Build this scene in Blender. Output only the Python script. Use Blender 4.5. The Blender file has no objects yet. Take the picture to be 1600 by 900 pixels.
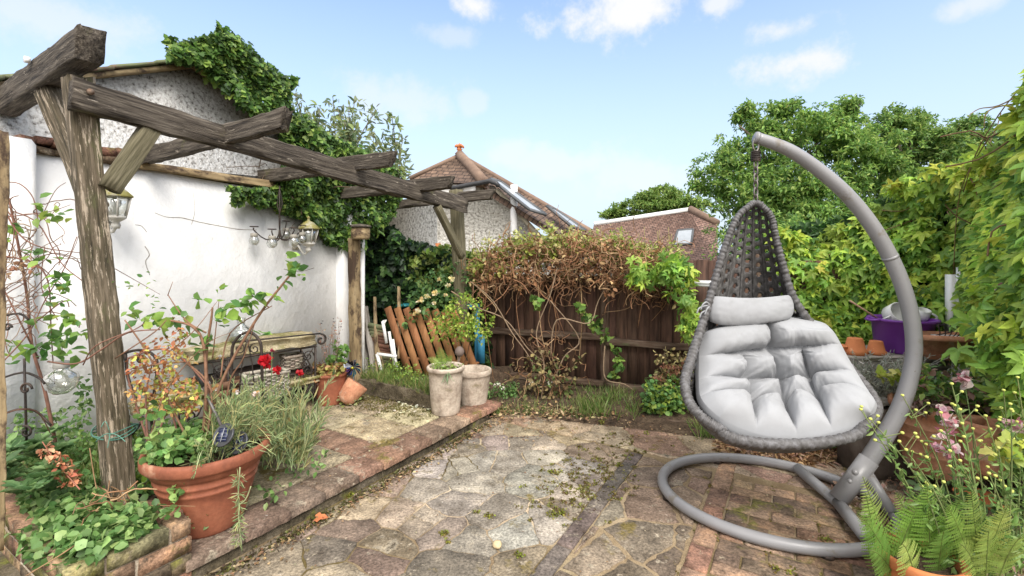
import bpy, math, random
import numpy as np
from mathutils import Vector, Matrix, noise as mnoise
random.seed(7); RNG = np.random.default_rng(7)
SC = bpy.context.scene
COL = SC.collection
H = 1.4; F = 730.0
# ---------------------------------------------------------------- camera
cd = bpy.data.cameras.new('camera'); cam = bpy.data.objects.new('camera', cd); COL.objects.link(cam)
cam.location = (0, 0, H); cam.rotation_euler = (math.radians(90), 0, 0)
cd.sensor_width = 36; cd.lens = 36*F/1600; cd.shift_y = -55/1600; cd.clip_start = .05; cd.clip_end = 500
SC.camera = cam
SC.render.engine = 'CYCLES'
SC.view_settings.view_transform = 'Standard'; SC.view_settings.look = 'None'
SC.view_settings.exposure = 1.1; SC.view_settings.gamma = 1
# ---------------------------------------------------------------- sky and sun
SUN_EL, SUN_AZ = math.radians(48), math.radians(160)     # azimuth clockwise from +Y
SKY_STRENGTH = .15
world = bpy.data.worlds.new('World'); SC.world = world; world.use_nodes = True
wn = world.node_tree.nodes; wl = world.node_tree.links; wn.clear()
def nd(tree, t, **kw):
    n = tree.nodes.new(t)
    for k, v in kw.items():
        if k.startswith('i_'): n.inputs[k[2:].replace('_', ' ')].default_value = v
        else: setattr(n, k, v)
    return n
def WN(t, **kw): return nd(world.node_tree, t, **kw)
out = WN('ShaderNodeOutputWorld'); bg = WN('ShaderNodeBackground'); bg.inputs[1].default_value = SKY_STRENGTH
sky = WN('ShaderNodeTexSky'); sky.sky_type = 'NISHITA'; sky.sun_disc = False
sky.sun_elevation = SUN_EL; sky.sun_rotation = SUN_AZ; sky.air_density = 1.0; sky.dust_density = 1.0; sky.ozone_density = 1.5
tc = WN('ShaderNodeTexCoord')
def wmath(op, a, b=None, c=None):
    n = WN('ShaderNodeMath', operation=op)
    for i, x in enumerate((a, b, c)):
        if x is None: continue
        if isinstance(x, (int, float)): n.inputs[i].default_value = x
        else: wl.new(x, n.inputs[i])
    return n.outputs[0]
nz = WN('ShaderNodeTexNoise'); nz.inputs['Scale'].default_value = 10; nz.inputs['Detail'].default_value = 9; nz.inputs['Roughness'].default_value = .62
wl.new(tc.outputs['Generated'], nz.inputs['Vector'])
clouds = [(747,12,.042,.028,1),(985,20,.125,.042,1),(1120,6,.032,.015,.8),(1222,50,.05,.02,.7),(1248,96,.075,.03,.9),(612,155,.10,.045,.45),
          (740,160,.03,.02,.35),(30,18,.12,.04,.5),(792,238,.05,.03,.5),(1530,5,.035,.018,.6),(880,255,.11,.035,.5),(715,55,.05,.02,.35),(990,275,.12,.04,.45)]
acc = None
for (px, py, sx, sz, al) in clouds:
    d = Vector(((px-800)/F, 1, (395-py)/F)); L = d.length; d.normalize()
    s = WN('ShaderNodeVectorMath', operation='SUBTRACT'); wl.new(tc.outputs['Generated'], s.inputs[0]); s.inputs[1].default_value = d
    m = WN('ShaderNodeVectorMath', operation='MULTIPLY'); wl.new(s.outputs[0], m.inputs[0]); m.inputs[1].default_value = (1/sx, .8/sx, 1/sz)
    ln = WN('ShaderNodeVectorMath', operation='LENGTH'); wl.new(m.outputs[0], ln.inputs[0])
    v = wmath('MULTIPLY_ADD', nz.outputs['Fac'], 3.9, -1.9)
    v = wmath('SUBTRACT', wmath('ADD', v, 1.0), ln.outputs['Value'])
    mr = WN('ShaderNodeMapRange', interpolation_type='SMOOTHSTEP'); wl.new(v, mr.inputs['Value'])
    mr.inputs['From Min'].default_value = -.35; mr.inputs['From Max'].default_value = .75; mr.inputs['To Max'].default_value = al
    acc = mr.outputs[0] if acc is None else wmath('MAXIMUM', acc, mr.outputs[0])
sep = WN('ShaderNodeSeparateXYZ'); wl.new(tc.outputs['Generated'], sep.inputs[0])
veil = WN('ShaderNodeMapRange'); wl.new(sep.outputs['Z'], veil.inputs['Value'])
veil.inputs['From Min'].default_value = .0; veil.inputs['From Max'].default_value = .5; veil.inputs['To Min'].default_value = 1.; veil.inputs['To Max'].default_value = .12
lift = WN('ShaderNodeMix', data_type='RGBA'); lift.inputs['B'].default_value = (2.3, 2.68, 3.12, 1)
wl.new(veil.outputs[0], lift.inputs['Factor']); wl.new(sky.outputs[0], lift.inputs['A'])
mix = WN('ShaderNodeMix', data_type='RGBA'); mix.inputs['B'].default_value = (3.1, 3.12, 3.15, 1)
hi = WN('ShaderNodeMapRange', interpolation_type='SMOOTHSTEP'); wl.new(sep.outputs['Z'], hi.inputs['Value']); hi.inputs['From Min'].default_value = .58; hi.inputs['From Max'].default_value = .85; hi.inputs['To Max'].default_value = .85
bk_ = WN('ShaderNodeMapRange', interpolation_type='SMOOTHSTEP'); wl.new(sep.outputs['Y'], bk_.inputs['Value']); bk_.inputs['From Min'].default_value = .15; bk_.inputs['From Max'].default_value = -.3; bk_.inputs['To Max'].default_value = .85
wl.new(acc, mix.inputs['Factor']); wl.new(lift.outputs['Result'], mix.inputs['A'])
mx3 = WN('ShaderNodeMix', data_type='RGBA'); mx3.inputs['B'].default_value = (6.3, 6.1, 5.9, 1)  # out-of-view sky overhead and behind the camera, whitened and brightened as added fill
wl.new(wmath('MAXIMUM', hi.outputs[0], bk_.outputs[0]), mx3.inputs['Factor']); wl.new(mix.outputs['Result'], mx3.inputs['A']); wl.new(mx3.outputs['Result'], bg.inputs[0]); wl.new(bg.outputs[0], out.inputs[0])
sl = bpy.data.lights.new('sun', 'SUN'); sun = bpy.data.objects.new('sun', sl); COL.objects.link(sun)
sl.energy = 2.2; sl.angle = math.radians(32); sl.color = (1, .95, .88)
sd = Vector((math.sin(SUN_AZ)*math.cos(SUN_EL), math.cos(SUN_AZ)*math.cos(SUN_EL), math.sin(SUN_EL)))
sun.rotation_euler = (-sd).to_track_quat('-Z', 'Y').to_euler(); sun.location = (0, 0, 30)

# ================================================================ helpers
def P(px, py, Y): return Vector(((px-800)/F*Y, Y, H-(py-395)/F*Y))
def G(px, py, z=0.): return P(px, py, (H-z)*F/(py-395))
D2 = Vector((.8563, -.5164, 0)); D1 = Vector((.5164, .8563, 0)); UP = Vector((0, 0, 1))
def UV(u, v, z=0.): return D2*u + D1*v + UP*z
def toUV(p): return p.x*D2.x+p.y*D2.y, p.x*D1.x+p.y*D1.y
def onv(px, py, v):                          # point seen at px,py on the vertical plane v = const
    a = (px-800)/F; return P(px, py, v/(D1.x*a+D1.y))
def onu(px, py, u):
    a = (px-800)/F; return P(px, py, u/(D2.x*a+D2.y))
def onz(px, py, z): return G(px, py, z)
def fbm(p, s=1., o=3): return mnoise.fractal(Vector(p)*s, .5, 2., o)
def rnd(a, b): return random.uniform(a, b)
def rv(k=1.): return Vector((rnd(-k, k), rnd(-k, k), rnd(-k, k)))

class MB:
    def __init__(s): s.v = []; s.f = []; s.c = []; s.n = 0; s.A = []
    def poly(s, pts, faces, col=None):
        b = s.n + 0
        s.v.extend([tuple(p) for p in pts]); s.n += len(pts)
        c = col or (1, 1, 1)
        for f in faces: s.f.append([b+i for i in f]); s.c.append(c)
    def box(s, M, sx, sy, sz, col=None, j=0.):
        pts = [M @ Vector(((x-.5)*sx+rnd(-j, j), (y-.5)*sy+rnd(-j, j), (z-.5)*sz+rnd(-j, j))) for x in (0, 1) for y in (0, 1) for z in (0, 1)]
        s.poly(pts, [(0,1,3,2),(4,6,7,5),(0,4,5,1),(2,3,7,6),(0,2,6,4),(1,5,7,3)], col)
    def bar(s, a, b, w, h, up=UP, col=None):
        a = Vector(a); b = Vector(b); M = frame(a, b, up); L = (b-a).length
        s.box(M @ Matrix.Translation((L/2, 0, 0)), L, w, h, col)
    def tube(s, pts, r, n=8, col=None, smooth=3, closed=False, caps=True, wob=0.):
        pts = [Vector(p) for p in pts]
        rr = list(r) if isinstance(r, (list, tuple)) else [r]*len(pts)
        if smooth > 1 and len(pts) > 2: pts, rr = crom(pts, rr, smooth, closed)
        N = len(pts); rings = []; prev = None
        for i in range(N):
            if closed: t = pts[(i+1) % N]-pts[i-1]
            else: t = pts[min(i+1, N-1)]-pts[max(i-1, 0)]
            if t.length < 1e-9: t = Vector((0, 0, 1))
            t.normalize()
            if prev is None:
                a = UP if abs(t.z) < .9 else Vector((1, 0, 0)); x = t.cross(a).normalized()
            else:
                x = prev - t*prev.dot(t)
                x = x.normalized() if x.length > 1e-6 else t.orthogonal().normalized()
            prev = x; y = t.cross(x)
            rings.append([pts[i]+(x*math.cos(k*2*math.pi/n)+y*math.sin(k*2*math.pi/n))*rr[i]*(1+(rnd(-wob, wob) if wob else 0)) for k in range(n)])
        fs = []
        for i in range(N if closed else N-1):
            a = i*n; b = ((i+1) % N)*n
            for k in range(n): fs.append((a+k, a+(k+1) % n, b+(k+1) % n, b+k))
        if caps and not closed: fs.append(tuple(range(n))[::-1]); fs.append(tuple((N-1)*n+k for k in range(n)))
        s.poly([p for q in rings for p in q], fs, col)
    def lathe(s, c, prof, n=28, col=None, M=None, wob=0., lob=None):
        c = Vector(c); pts = []
        for (r, z) in prof:
            for k in range(n):
                a = k*2*math.pi/n; q = r*(1+(fbm((math.cos(a)*2, math.sin(a)*2, z*6))*wob if wob else 0))
                p = Vector((q*math.cos(a), q*math.sin(a), z)); pts.append(c+(M @ p if M else p))
        fs = []
        for i in range(len(prof)-1):
            for k in range(n): fs.append((i*n+k, i*n+(k+1) % n, (i+1)*n+(k+1) % n, (i+1)*n+k))
        if prof[0][0] > 1e-5: fs.append(tuple(range(n))[::-1])
        if prof[-1][0] > 1e-5: fs.append(tuple((len(prof)-1)*n+k for k in range(n)))
        s.poly(pts, fs, col)
    def grid(s, rows, col=None, closed_v=False):
        m = len(rows[0]); fs = []
        for i in range(len(rows)-1):
            for k in range(m-1): fs.append((i*m+k, i*m+k+1, (i+1)*m+k+1, (i+1)*m+k))
        s.poly([p for r in rows for p in r], fs, col)
    def arr(s, V, T, C): s.A.append((V, T, C))          # V (N,k,3)  T faces template  C (N,3)
    def build(s, name, mat, parent=None, smooth=False, M=None, origin=None):
        V = [np.array(s.v, dtype=np.float64).reshape(-1, 3)] if s.v else []
        loops = []; tot = []; cols = []; base = len(s.v)
        if s.f:
            loops.append(np.array([i for f in s.f for i in f], dtype=np.int64)); tot.append(np.array([len(f) for f in s.f]))
            cols.append(np.array(s.c, dtype=np.float64))
        for (A, T, C) in s.A:
            N, k = A.shape[:2]; V.append(A.reshape(-1, 3))
            tl = np.array([i for f in T for i in f]); tt = np.array([len(f) for f in T])
            loops.append((np.arange(N)[:, None]*k+tl[None, :]+base).reshape(-1)); tot.append(np.tile(tt, N))
            cols.append(np.repeat(C, len(T), axis=0)); base += N*k
        V = np.concatenate(V); loops = np.concatenate(loops); tot = np.concatenate(tot); cols = np.concatenate(cols)
        if M is None:
            o = Vector((float((V[:, 0].min()+V[:, 0].max())/2), float((V[:, 1].min()+V[:, 1].max())/2), float(V[:, 2].min()))) if origin is None else Vector(origin)
            V = V - np.array(o); M = Matrix.Translation(o)
        me = bpy.data.meshes.new(name)
        me.vertices.add(len(V)); me.vertices.foreach_set('co', V.astype(np.float32).ravel())
        me.loops.add(len(loops)); me.loops.foreach_set('vertex_index', loops.astype(np.int32))
        me.polygons.add(len(tot)); st = np.concatenate([[0], np.cumsum(tot)[:-1]])
        me.polygons.foreach_set('loop_start', st.astype(np.int32)); me.polygons.foreach_set('loop_total', tot.astype(np.int32))
        me.update(calc_edges=True)
        ca = me.attributes.new('Col', 'FLOAT_COLOR', 'CORNER')
        lc = np.ones((len(loops), 4), dtype=np.float32); lc[:, :3] = np.repeat(cols, tot, axis=0); ca.data.foreach_set('color', lc.ravel())
        if smooth: me.polygons.foreach_set('use_smooth', np.ones(len(tot), dtype=bool))
        me.materials.append(mat); me.validate()
        o = bpy.data.objects.new(name, me); COL.objects.link(o); put(o, M, parent)
        return o
def put(o, M, parent):
    if parent is not None:
        o.parent = parent; W = world_of(parent); o.matrix_basis = W.inverted() @ M
    else: o.matrix_basis = M
def world_of(o):
    M = o.matrix_basis.copy()
    return world_of(o.parent) @ M if o.parent else M
def frame(a, b, up=UP):
    x = (Vector(b)-Vector(a)).normalized(); y = Vector(up).cross(x)
    if y.length < 1e-4: y = Vector((0, 1, 0)).cross(x)
    y.normalize(); z = x.cross(y)
    M = Matrix((x, y, z)).transposed().to_4x4(); M.translation = a
    return M
def crom(pts, rr, k, closed=False):
    N = len(pts); P_ = []; R_ = []
    g = (lambda i: i % N) if closed else (lambda i: max(0, min(N-1, i)))
    for i in range(N if closed else N-1):
        a, b, c, d = (pts[g(i+q)] for q in (-1, 0, 1, 2))
        for j in range(k):
            t = j/k
            P_.append(.5*((2*b)+(c-a)*t+(2*a-5*b+4*c-d)*t*t+(3*b-a-3*c+d)*t**3)); R_.append(rr[g(i)]*(1-t)+rr[g(i+1)]*t)
    if not closed: P_.append(pts[-1]); R_.append(rr[-1])
    return P_, R_
def tag(o, label=None, cat=None, group=None, kind=None):
    if label: o['label'] = label
    if cat: o['category'] = cat
    if group: o['group'] = group
    if kind: o['kind'] = kind
    return o
def thing(name, label, cat, loc=(0, 0, 0), group=None):
    o = bpy.data.objects.new(name, None); COL.objects.link(o); o.location = loc; o.matrix_basis = Matrix.Translation(loc); o.empty_display_size = .1
    return tag(o, label, cat, group)
def dup(root, M, label=None):
    def cp(o, p):
        c = o.copy(); COL.objects.link(c)
        if p is not None: c.parent = p
        for ch in list(o.children): cp(ch, c)
        return c
    r = cp(root, None); r.matrix_basis = M
    if label: r['label'] = label
    return r

def timber(a, b, w, h, up=UP, cut0=0., cut1=0., rough=.006, seg=.05, endr=.006, taper=0.):
    """a rough sawn beam lying along local x, its end faces cut at a slant"""
    a = Vector(a); b = Vector(b); L = (b-a).length; n = max(4, int(L/seg)); mb = MB(); prof = []
    r = min(w, h)*.09
    for (sx, sz) in ((1, 1), (-1, 1), (-1, -1), (1, -1)):
        cx, cz = sx*(w/2-r), sz*(h/2-r); a0 = {(1, 1): 0, (-1, 1): 90, (-1, -1): 180, (1, -1): 270}[(sx, sz)]
        for k in (0, 45, 90): t = math.radians(a0+k); prof.append((cx+r*math.cos(t), cz+r*math.sin(t)))
        nx, nz_ = {(1, 1): (-1, 0), (-1, 1): (0, -1), (-1, -1): (1, 0), (1, -1): (0, 1)}[(sx, sz)]
        for q in (.33, .66): prof.append((cx+r*(sx if nz_ else 0)+nx*(w-2*r)*q, cz+r*(sz if nx else 0)+nz_*(h-2*r)*q))
    off = rnd(0, 50); rings = []
    for i in range(n+1):
        x = L*i/n; f = 1-taper*i/n; ring = []
        for (y, z) in prof:
            s = 1+fbm((x*2+off, y*30, z*30))*rough/min(w, h)*2; dx = 0
            if i == 0: dx = (z/h+.5)*cut0+fbm((y*60, z*60, off))*endr
            if i == n: dx = -((-z/h+.5)*cut1)+fbm((y*60, z*60, off+9))*endr
            wav = fbm((x*1.1, off, 0), 1, 2)*rough
            ring.append((x+dx, y*f*s+wav+fbm((x*12, y*80, z*80+off))*rough*.6, z*f*s+wav*.6+fbm((x*12, y*80+9, z*80+off))*rough*.6))
        rings.append(ring)
    m = len(prof); fs = [(i*m+k, i*m+(k+1) % m, (i+1)*m+(k+1) % m, (i+1)*m+k) for i in range(n) for k in range(m)]
    c0 = (sum(p[0] for p in rings[0])/m+.004, 0, 0); c1 = (sum(p[0] for p in rings[-1])/m-.004, 0, 0); b0 = (n+1)*m
    fs += [(k, b0, (k+1) % m) for k in range(m)]+[(n*m+k, n*m+(k+1) % m, b0+1) for k in range(m)]
    mb.poly([p for q in rings for p in q]+[c0, c1], fs)
    return mb, frame(a, b, up)

# ---------------------------------------------------------------- materials
def mat(name, cols, scale=6., stretch=(1, 1, 1), rough=.85, bump=.3, bscale=None, bstretch=None, attr=False, spots=(), metallic=0., spec=.3,
        transl=0., detail=8, dist=.006, coat=0., grain=None):
    m = bpy.data.materials.new(name); m.use_nodes = True; t = m.node_tree; t.nodes.clear(); L = t.links
    o = nd(t, 'ShaderNodeOutputMaterial'); b = nd(t, 'ShaderNodeBsdfPrincipled')
    b.inputs['Roughness'].default_value = rough; b.inputs['Metallic'].default_value = metallic; b.inputs['Specular IOR Level'].default_value = spec
    if coat: b.inputs['Coat Weight'].default_value = coat; b.inputs['Coat Roughness'].default_value = .25
    tcn = nd(t, 'ShaderNodeTexCoord'); mp = nd(t, 'ShaderNodeMapping'); mp.inputs['Scale'].default_value = stretch; L.new(tcn.outputs['Object'], mp.inputs[0])
    n = nd(t, 'ShaderNodeTexNoise'); n.inputs['Scale'].default_value = scale; n.inputs['Detail'].default_value = detail; n.inputs['Roughness'].default_value = .62; L.new(mp.outputs[0], n.inputs['Vector'])
    r = nd(t, 'ShaderNodeValToRGB'); e = r.color_ramp.elements
    k = len(cols)
    pos = [.32+.36*i/max(1, k-1) for i in range(k)]
    while len(e) < k: e.new(.5)
    for i in range(k): e[i].position = pos[i]; e[i].color = (*cols[i], 1)
    if k == 1: e[1].color = (*cols[0], 1)
    L.new(n.outputs['Fac'], r.inputs[0]); colr = r.outputs[0]
    if attr:
        a = nd(t, 'ShaderNodeAttribute', attribute_name='Col'); mx = nd(t, 'ShaderNodeMix', data_type='RGBA', blend_type='MULTIPLY'); mx.inputs['Factor'].default_value = 1
        L.new(a.outputs['Color'], mx.inputs['A']); L.new(colr, mx.inputs['B']); colr = mx.outputs['Result']
    for (sc_, ss, st_, lo, hi) in spots:
        n2 = nd(t, 'ShaderNodeTexNoise'); n2.inputs['Scale'].default_value = ss; n2.inputs['Detail'].default_value = 10; n2.inputs['Roughness'].default_value = .7
        mp2 = nd(t, 'ShaderNodeMapping'); mp2.inputs['Scale'].default_value = st_; mp2.inputs['Location'].default_value = (ss, 3.1, 7.7); L.new(tcn.outputs['Object'], mp2.inputs[0]); L.new(mp2.outputs[0], n2.inputs['Vector'])
        mr = nd(t, 'ShaderNodeMapRange', interpolation_type='SMOOTHSTEP'); mr.inputs['From Min'].default_value = lo; mr.inputs['From Max'].default_value = hi; L.new(n2.outputs['Fac'], mr.inputs['Value'])
        mx = nd(t, 'ShaderNodeMix', data_type='RGBA'); L.new(mr.outputs[0], mx.inputs['Factor']); L.new(colr, mx.inputs['A']); mx.inputs['B'].default_value = (*sc_, 1); colr = mx.outputs['Result']
    if grain:
        ng = nd(t, 'ShaderNodeTexNoise'); ng.inputs['Scale'].default_value = grain[0]; ng.inputs['Detail'].default_value = 5; ng.inputs['Roughness'].default_value = .75; L.new(tcn.outputs['Object'], ng.inputs['Vector'])
        mg = nd(t, 'ShaderNodeMapRange'); mg.inputs['From Min'].default_value = .35; mg.inputs['From Max'].default_value = .65; mg.inputs['To Min'].default_value = 1-grain[1]; mg.inputs['To Max'].default_value = 1+grain[1]; L.new(ng.outputs['Fac'], mg.inputs['Value'])
        mx = nd(t, 'ShaderNodeMix', data_type='RGBA', blend_type='MULTIPLY'); mx.inputs['Factor'].default_value = 1; L.new(colr, mx.inputs['A']); L.new(mg.outputs[0], mx.inputs['B']); colr = mx.outputs['Result']
    L.new(colr, b.inputs['Base Color'])
    if bump:
        nb = nd(t, 'ShaderNodeTexNoise'); nb.inputs['Scale'].default_value = bscale or scale*4; nb.inputs['Detail'].default_value = 6; nb.inputs['Roughness'].default_value = .65
        mp3 = nd(t, 'ShaderNodeMapping'); mp3.inputs['Scale'].default_value = bstretch or stretch; L.new(tcn.outputs['Object'], mp3.inputs[0]); L.new(mp3.outputs[0], nb.inputs['Vector'])
        bp = nd(t, 'ShaderNodeBump'); bp.inputs['Strength'].default_value = bump; bp.inputs['Distance'].default_value = dist; L.new(nb.outputs['Fac'], bp.inputs['Height']); L.new(bp.outputs[0], b.inputs['Normal'])
    sh = b.outputs[0]
    if transl:
        tr = nd(t, 'ShaderNodeBsdfTranslucent'); L.new(colr, tr.inputs['Color']); ms = nd(t, 'ShaderNodeMixShader'); ms.inputs[0].default_value = transl
        L.new(sh, ms.inputs[1]); L.new(tr.outputs[0], ms.inputs[2]); sh = ms.outputs[0]
    L.new(sh, o.inputs[0]); m['_t'] = 1
    return m
def glassmat(name, col=(1, 1, 1), rough=.02, mixt=.75):
    m = bpy.data.materials.new(name); m.use_nodes = True; t = m.node_tree; t.nodes.clear(); L = t.links
    o = nd(t, 'ShaderNodeOutputMaterial'); g = nd(t, 'ShaderNodeBsdfGlossy'); g.inputs['Roughness'].default_value = rough
    tr = nd(t, 'ShaderNodeBsdfTransparent'); tr.inputs[0].default_value = (*col, 1); ms = nd(t, 'ShaderNodeMixShader')
    lw = nd(t, 'ShaderNodeLayerWeight'); lw.inputs[0].default_value = .45
    mm = nd(t, 'ShaderNodeMath', operation='MULTIPLY_ADD'); mm.inputs[1].default_value = .8; mm.inputs[2].default_value = 1-mixt-.15; L.new(lw.outputs['Facing'], mm.inputs[0])
    L.new(mm.outputs[0], ms.inputs[0]); L.new(tr.outputs[0], ms.inputs[1]); L.new(g.outputs[0], ms.inputs[2]); L.new(ms.outputs[0], o.inputs[0])
    return m
W1 = (1, 1, 1)
m_leaf = mat('leaf', [(.85,.85,.85), (1.2,1.2,1.2)], 30, attr=True, rough=.45, bump=0, spec=.35, transl=.45)
m_dry = mat('dry_leaf', [(.75,.75,.75), (1.2,1.2,1.2)], 30, attr=True, rough=.8, bump=0, transl=.15)
m_stem = mat('stem', [(.7,.7,.7), (1.2,1.2,1.2)], 40, attr=True, rough=.85, bump=.2)
m_col = mat('painted', [(.88,.88,.88), (1.08,1.08,1.08)], 9, attr=True, rough=.6, bump=.15)
m_metal = mat('dark_iron', [(.02,.017,.015), (.05,.04,.035), (.09,.06,.045)], 20, rough=.55, bump=.3, metallic=.4)
m_timber = mat('weathered_timber', [(.015,.012,.010), (.055,.045,.036), (.105,.088,.07), (.18,.155,.125)], 7, (.6, 12, 12), rough=.95, bump=.8, bscale=16, bstretch=(1, 10, 10), dist=.012,
               spots=[((.38,.33,.27), 9, (1, 5, 5), .60, .68), ((.12,.115,.045), 2.2, (1, 1.5, 1.5), .56, .7)])
m_post = mat('flaking_post', [(.025,.02,.014), (.08,.065,.04), (.14,.11,.075), (.2,.16,.115)], 6, (.6, 11, 11), rough=.95, bump=1., bscale=10, bstretch=(1, 9, 9), dist=.012,
             spots=[((.10,.10,.045), 2.6, (1, 2, 2), .56, .68), ((.40,.33,.25), 13, (.5, 5, 5), .54, .59)])
m_postg = mat('green_post', [(.06,.052,.03), (.13,.115,.07), (.21,.185,.125)], 7, (.6, 11, 11), rough=.95, bump=.7, bscale=10, bstretch=(1, 9, 9), dist=.01)
m_fence = mat('fence_brown', [(.5,.5,.5), (1,1,1), (1.5,1.45,1.4)], 4, (9, 9, 1), attr=True, rough=.9, bump=.7, bscale=9, bstretch=(8, 8, 1),
              spots=[((.10,.075,.055), 3, (5, 5, .6), .57, .72)])
m_board = mat('orange_wood', [(.65,.6,.55), (1,1,1), (1.2,1.2,1.15)], 5, (7, 7, 1), attr=True, rough=.75, bump=.4, bscale=8)
m_white = mat('white_render', [(.68,.67,.65), (.77,.765,.755), (.81,.81,.80)], 1.6, rough=.8, bump=.8, bscale=11, dist=.012,
              spots=[((.58,.56,.53), 11, (2.2, 2.2, 1), .63, .70), ((.62,.60,.55), 1.3, (1, 1, .5), .52, .8), ((.36,.34,.31), 30, (1, 1, 3), .68, .72), ((.5,.49,.42), 2.2, (1, 1, .35), .62, .8)])
m_pebble = mat('pebble_dash', [(.16,.145,.13), (.58,.56,.53), (.74,.73,.71), (.8,.79,.77)], 42, detail=4, rough=.95, bump=1., bscale=45, dist=.02,
               spots=[((.40,.33,.23), 1.5, (1, 1, 1), .58, .8)])
m_pebfar = mat('pebble_dash_far', [(.16,.15,.13), (.48,.46,.41), (.72,.70,.65), (.74,.72,.67)], 17, detail=4, rough=.95, bump=1., bscale=20, dist=.04,
               spots=[((.42,.37,.28), .35, (1, 1, 1), .5, .8)])
m_terr = mat('terracotta', [(.19,.065,.038), (.28,.095,.052), (.33,.125,.07)], 7, grain=(40, .14), rough=.7, bump=.25, spots=[((.42,.24,.16), 5, (1, 1, 1), .57, .72), ((.13,.10,.05), 4, (1, 1, 1), .62, .75), ((.5,.38,.3), 22, (1, 1, .4), .66, .73)])
m_terr2 = mat('terracotta_worn', grain=(45, .18), cols= [(.36,.15,.085), (.50,.24,.14), (.58,.32,.2)], scale=9, rough=.85, bump=.25, spots=[((.55,.42,.32), 6, (1, 1, 1), .57, .72)])
m_terr3 = mat('terracotta_bright', [(.42,.14,.055), (.52,.19,.07)], 9, rough=.8, bump=.2, spots=[((.58,.32,.18), 12, (1, 1, 1), .6, .7)])
m_beige = mat('beige_pot', grain=(50, .22), cols= [(.22,.17,.13), (.42,.35,.28), (.52,.45,.37)], scale=8, rough=.9, bump=.5, bscale=60, spots=[((.2,.17,.09), 4, (1, 1, 1), .58, .72)])
m_soil = mat('soil', grain=(60, .5), cols= [(.03,.02,.013), (.075,.05,.032), (.12,.085,.055)], scale=14, rough=1, bump=1, bscale=30, dist=.02)
m_stone = mat('paving_stone', [(.5,.47,.43), (.92,.91,.89), (1.45,1.42,1.36)], 8, attr=True, grain=(75, .55), rough=.88, bump=1., bscale=45, dist=.008,
              spots=[((.38,.33,.25), 6, (1, 1, 1), .57, .66), ((.33,.28,.21), 15, (1, 1, 1), .60, .66), ((.07,.055,.035), 6, (1, 1, 1), .59, .70), ((.15,.115,.035), 3.1, (1, 1, 1), .57, .66), ((.50,.47,.42), 42, (1, 1, 1), .66, .70), ((.05,.04,.03), 38, (1, 1, 1), .66, .70)])
m_mortar = mat('mortar', attr=True, grain=(110, .35), cols= [(.22,.17,.12), (.33,.27,.2), (.44,.39,.31)], scale=3, rough=.95, bump=.9, bscale=50, dist=.008,
               spots=[((.055,.04,.028), 3, (1, 1, 1), .60, .72)])
m_brick = mat('brick', [(.45,.44,.42), (1,1,1), (1.5,1.4,1.25)], 12, attr=True, grain=(80, .5), rough=.92, bump=1., bscale=40, dist=.010,
              spots=[((.34,.28,.2), 8, (1, 1, 1), .58, .68), ((.045,.04,.03), 7, (1, 1, 1), .58, .70), ((.14,.13,.035), 3.5, (1, 1, 1), .55, .66), ((.42,.38,.3), 40, (1, 1, 1), .66, .70)])
m_moss = mat('moss', [(.05,.05,.012), (.12,.12,.03), (.18,.16,.05)], 22, rough=1, bump=1, bscale=60, dist=.012)
m_grey = mat('grey_powder_coat', [(.225,.222,.228), (.27,.266,.272)], 2.5, rough=.36, bump=.06, bscale=90, spec=.5, spots=[((.19,.17,.145), 9, (1, 1, 1), .56, .68), ((.36,.35,.34), 40, (1, 1, 1), .67, .70), ((.13,.11,.09), 26, (1, 1, 1), .68, .72)])
m_wick = mat('grey_wicker', [(.04,.037,.035), (.085,.08,.077), (.15,.145,.14)], 26, rough=.62, bump=.8, bscale=70, dist=.006)
m_rim = mat('grey_wicker_rim', [(.06,.056,.054), (.10,.096,.096), (.16,.158,.165)], 40, rough=.5, bump=.6, bscale=90, dist=.004)
m_cush = mat('cushion_fabric', [(.27,.274,.282), (.30,.306,.318), (.325,.332,.345)], 5, rough=.9, bump=.25, bscale=240, dist=.001, spec=.2, spots=[((.25,.248,.244), 3, (1, 1, 1), .6, .85)])
m_glass = glassmat('clear_glass', (.93,.95,.93)); m_silver = glassmat('mercury_glass', (.86,.87,.83), .12, .7)

# ---------------------------------------------------------------- foliage
def T_ov(w=.3, fold=.1): return np.array([(0,0,0),(-w,.33,fold),(-w*.8,.68,fold),(0,1,-.08),(w*.8,.68,fold),(w,.33,fold)], float), [(0,1,2,3),(0,3,4,5)]
T_NR = T_ov(.055, .02); T_NR2 = T_ov(.13, .03); T_OV = T_ov(.30); T_RD = T_ov(.46, .07); T_LN = T_ov(.11, .03); T_MD = T_ov(.2)
T_IVY = (np.array([(0,0,0),(-.28,-.14,.03),(-.58,.18,.05),(-.30,.38,.06),(-.30,.66,.05),(0,1,-.1),(.30,.66,.05),(.30,.38,.06),(.58,.18,.05),(.28,-.14,.03)], float), [(0,1,2,3,4,5),(0,5,6,7,8,9)])
def _fern():
    V = []; Fc = []
    n = 7
    for i in range(n):
        y = i/n; w = .13*(1-y)**.7+.015; b0 = len(V); V += [(0, y, 0), (-w, y+.05, .01), (-w*.5, y+.95/n, 0), (0, y+1/n, 0), (w*.5, y+.95/n, 0), (w, y+.05, .01)]; Fc += [(b0, b0+1, b0+2, b0+3), (b0, b0+3, b0+4, b0+5)]
    V = np.array(V, float); V[:, 2] -= .15*V[:, 1]**2
    return V, Fc
T_FERN = _fern()
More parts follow.
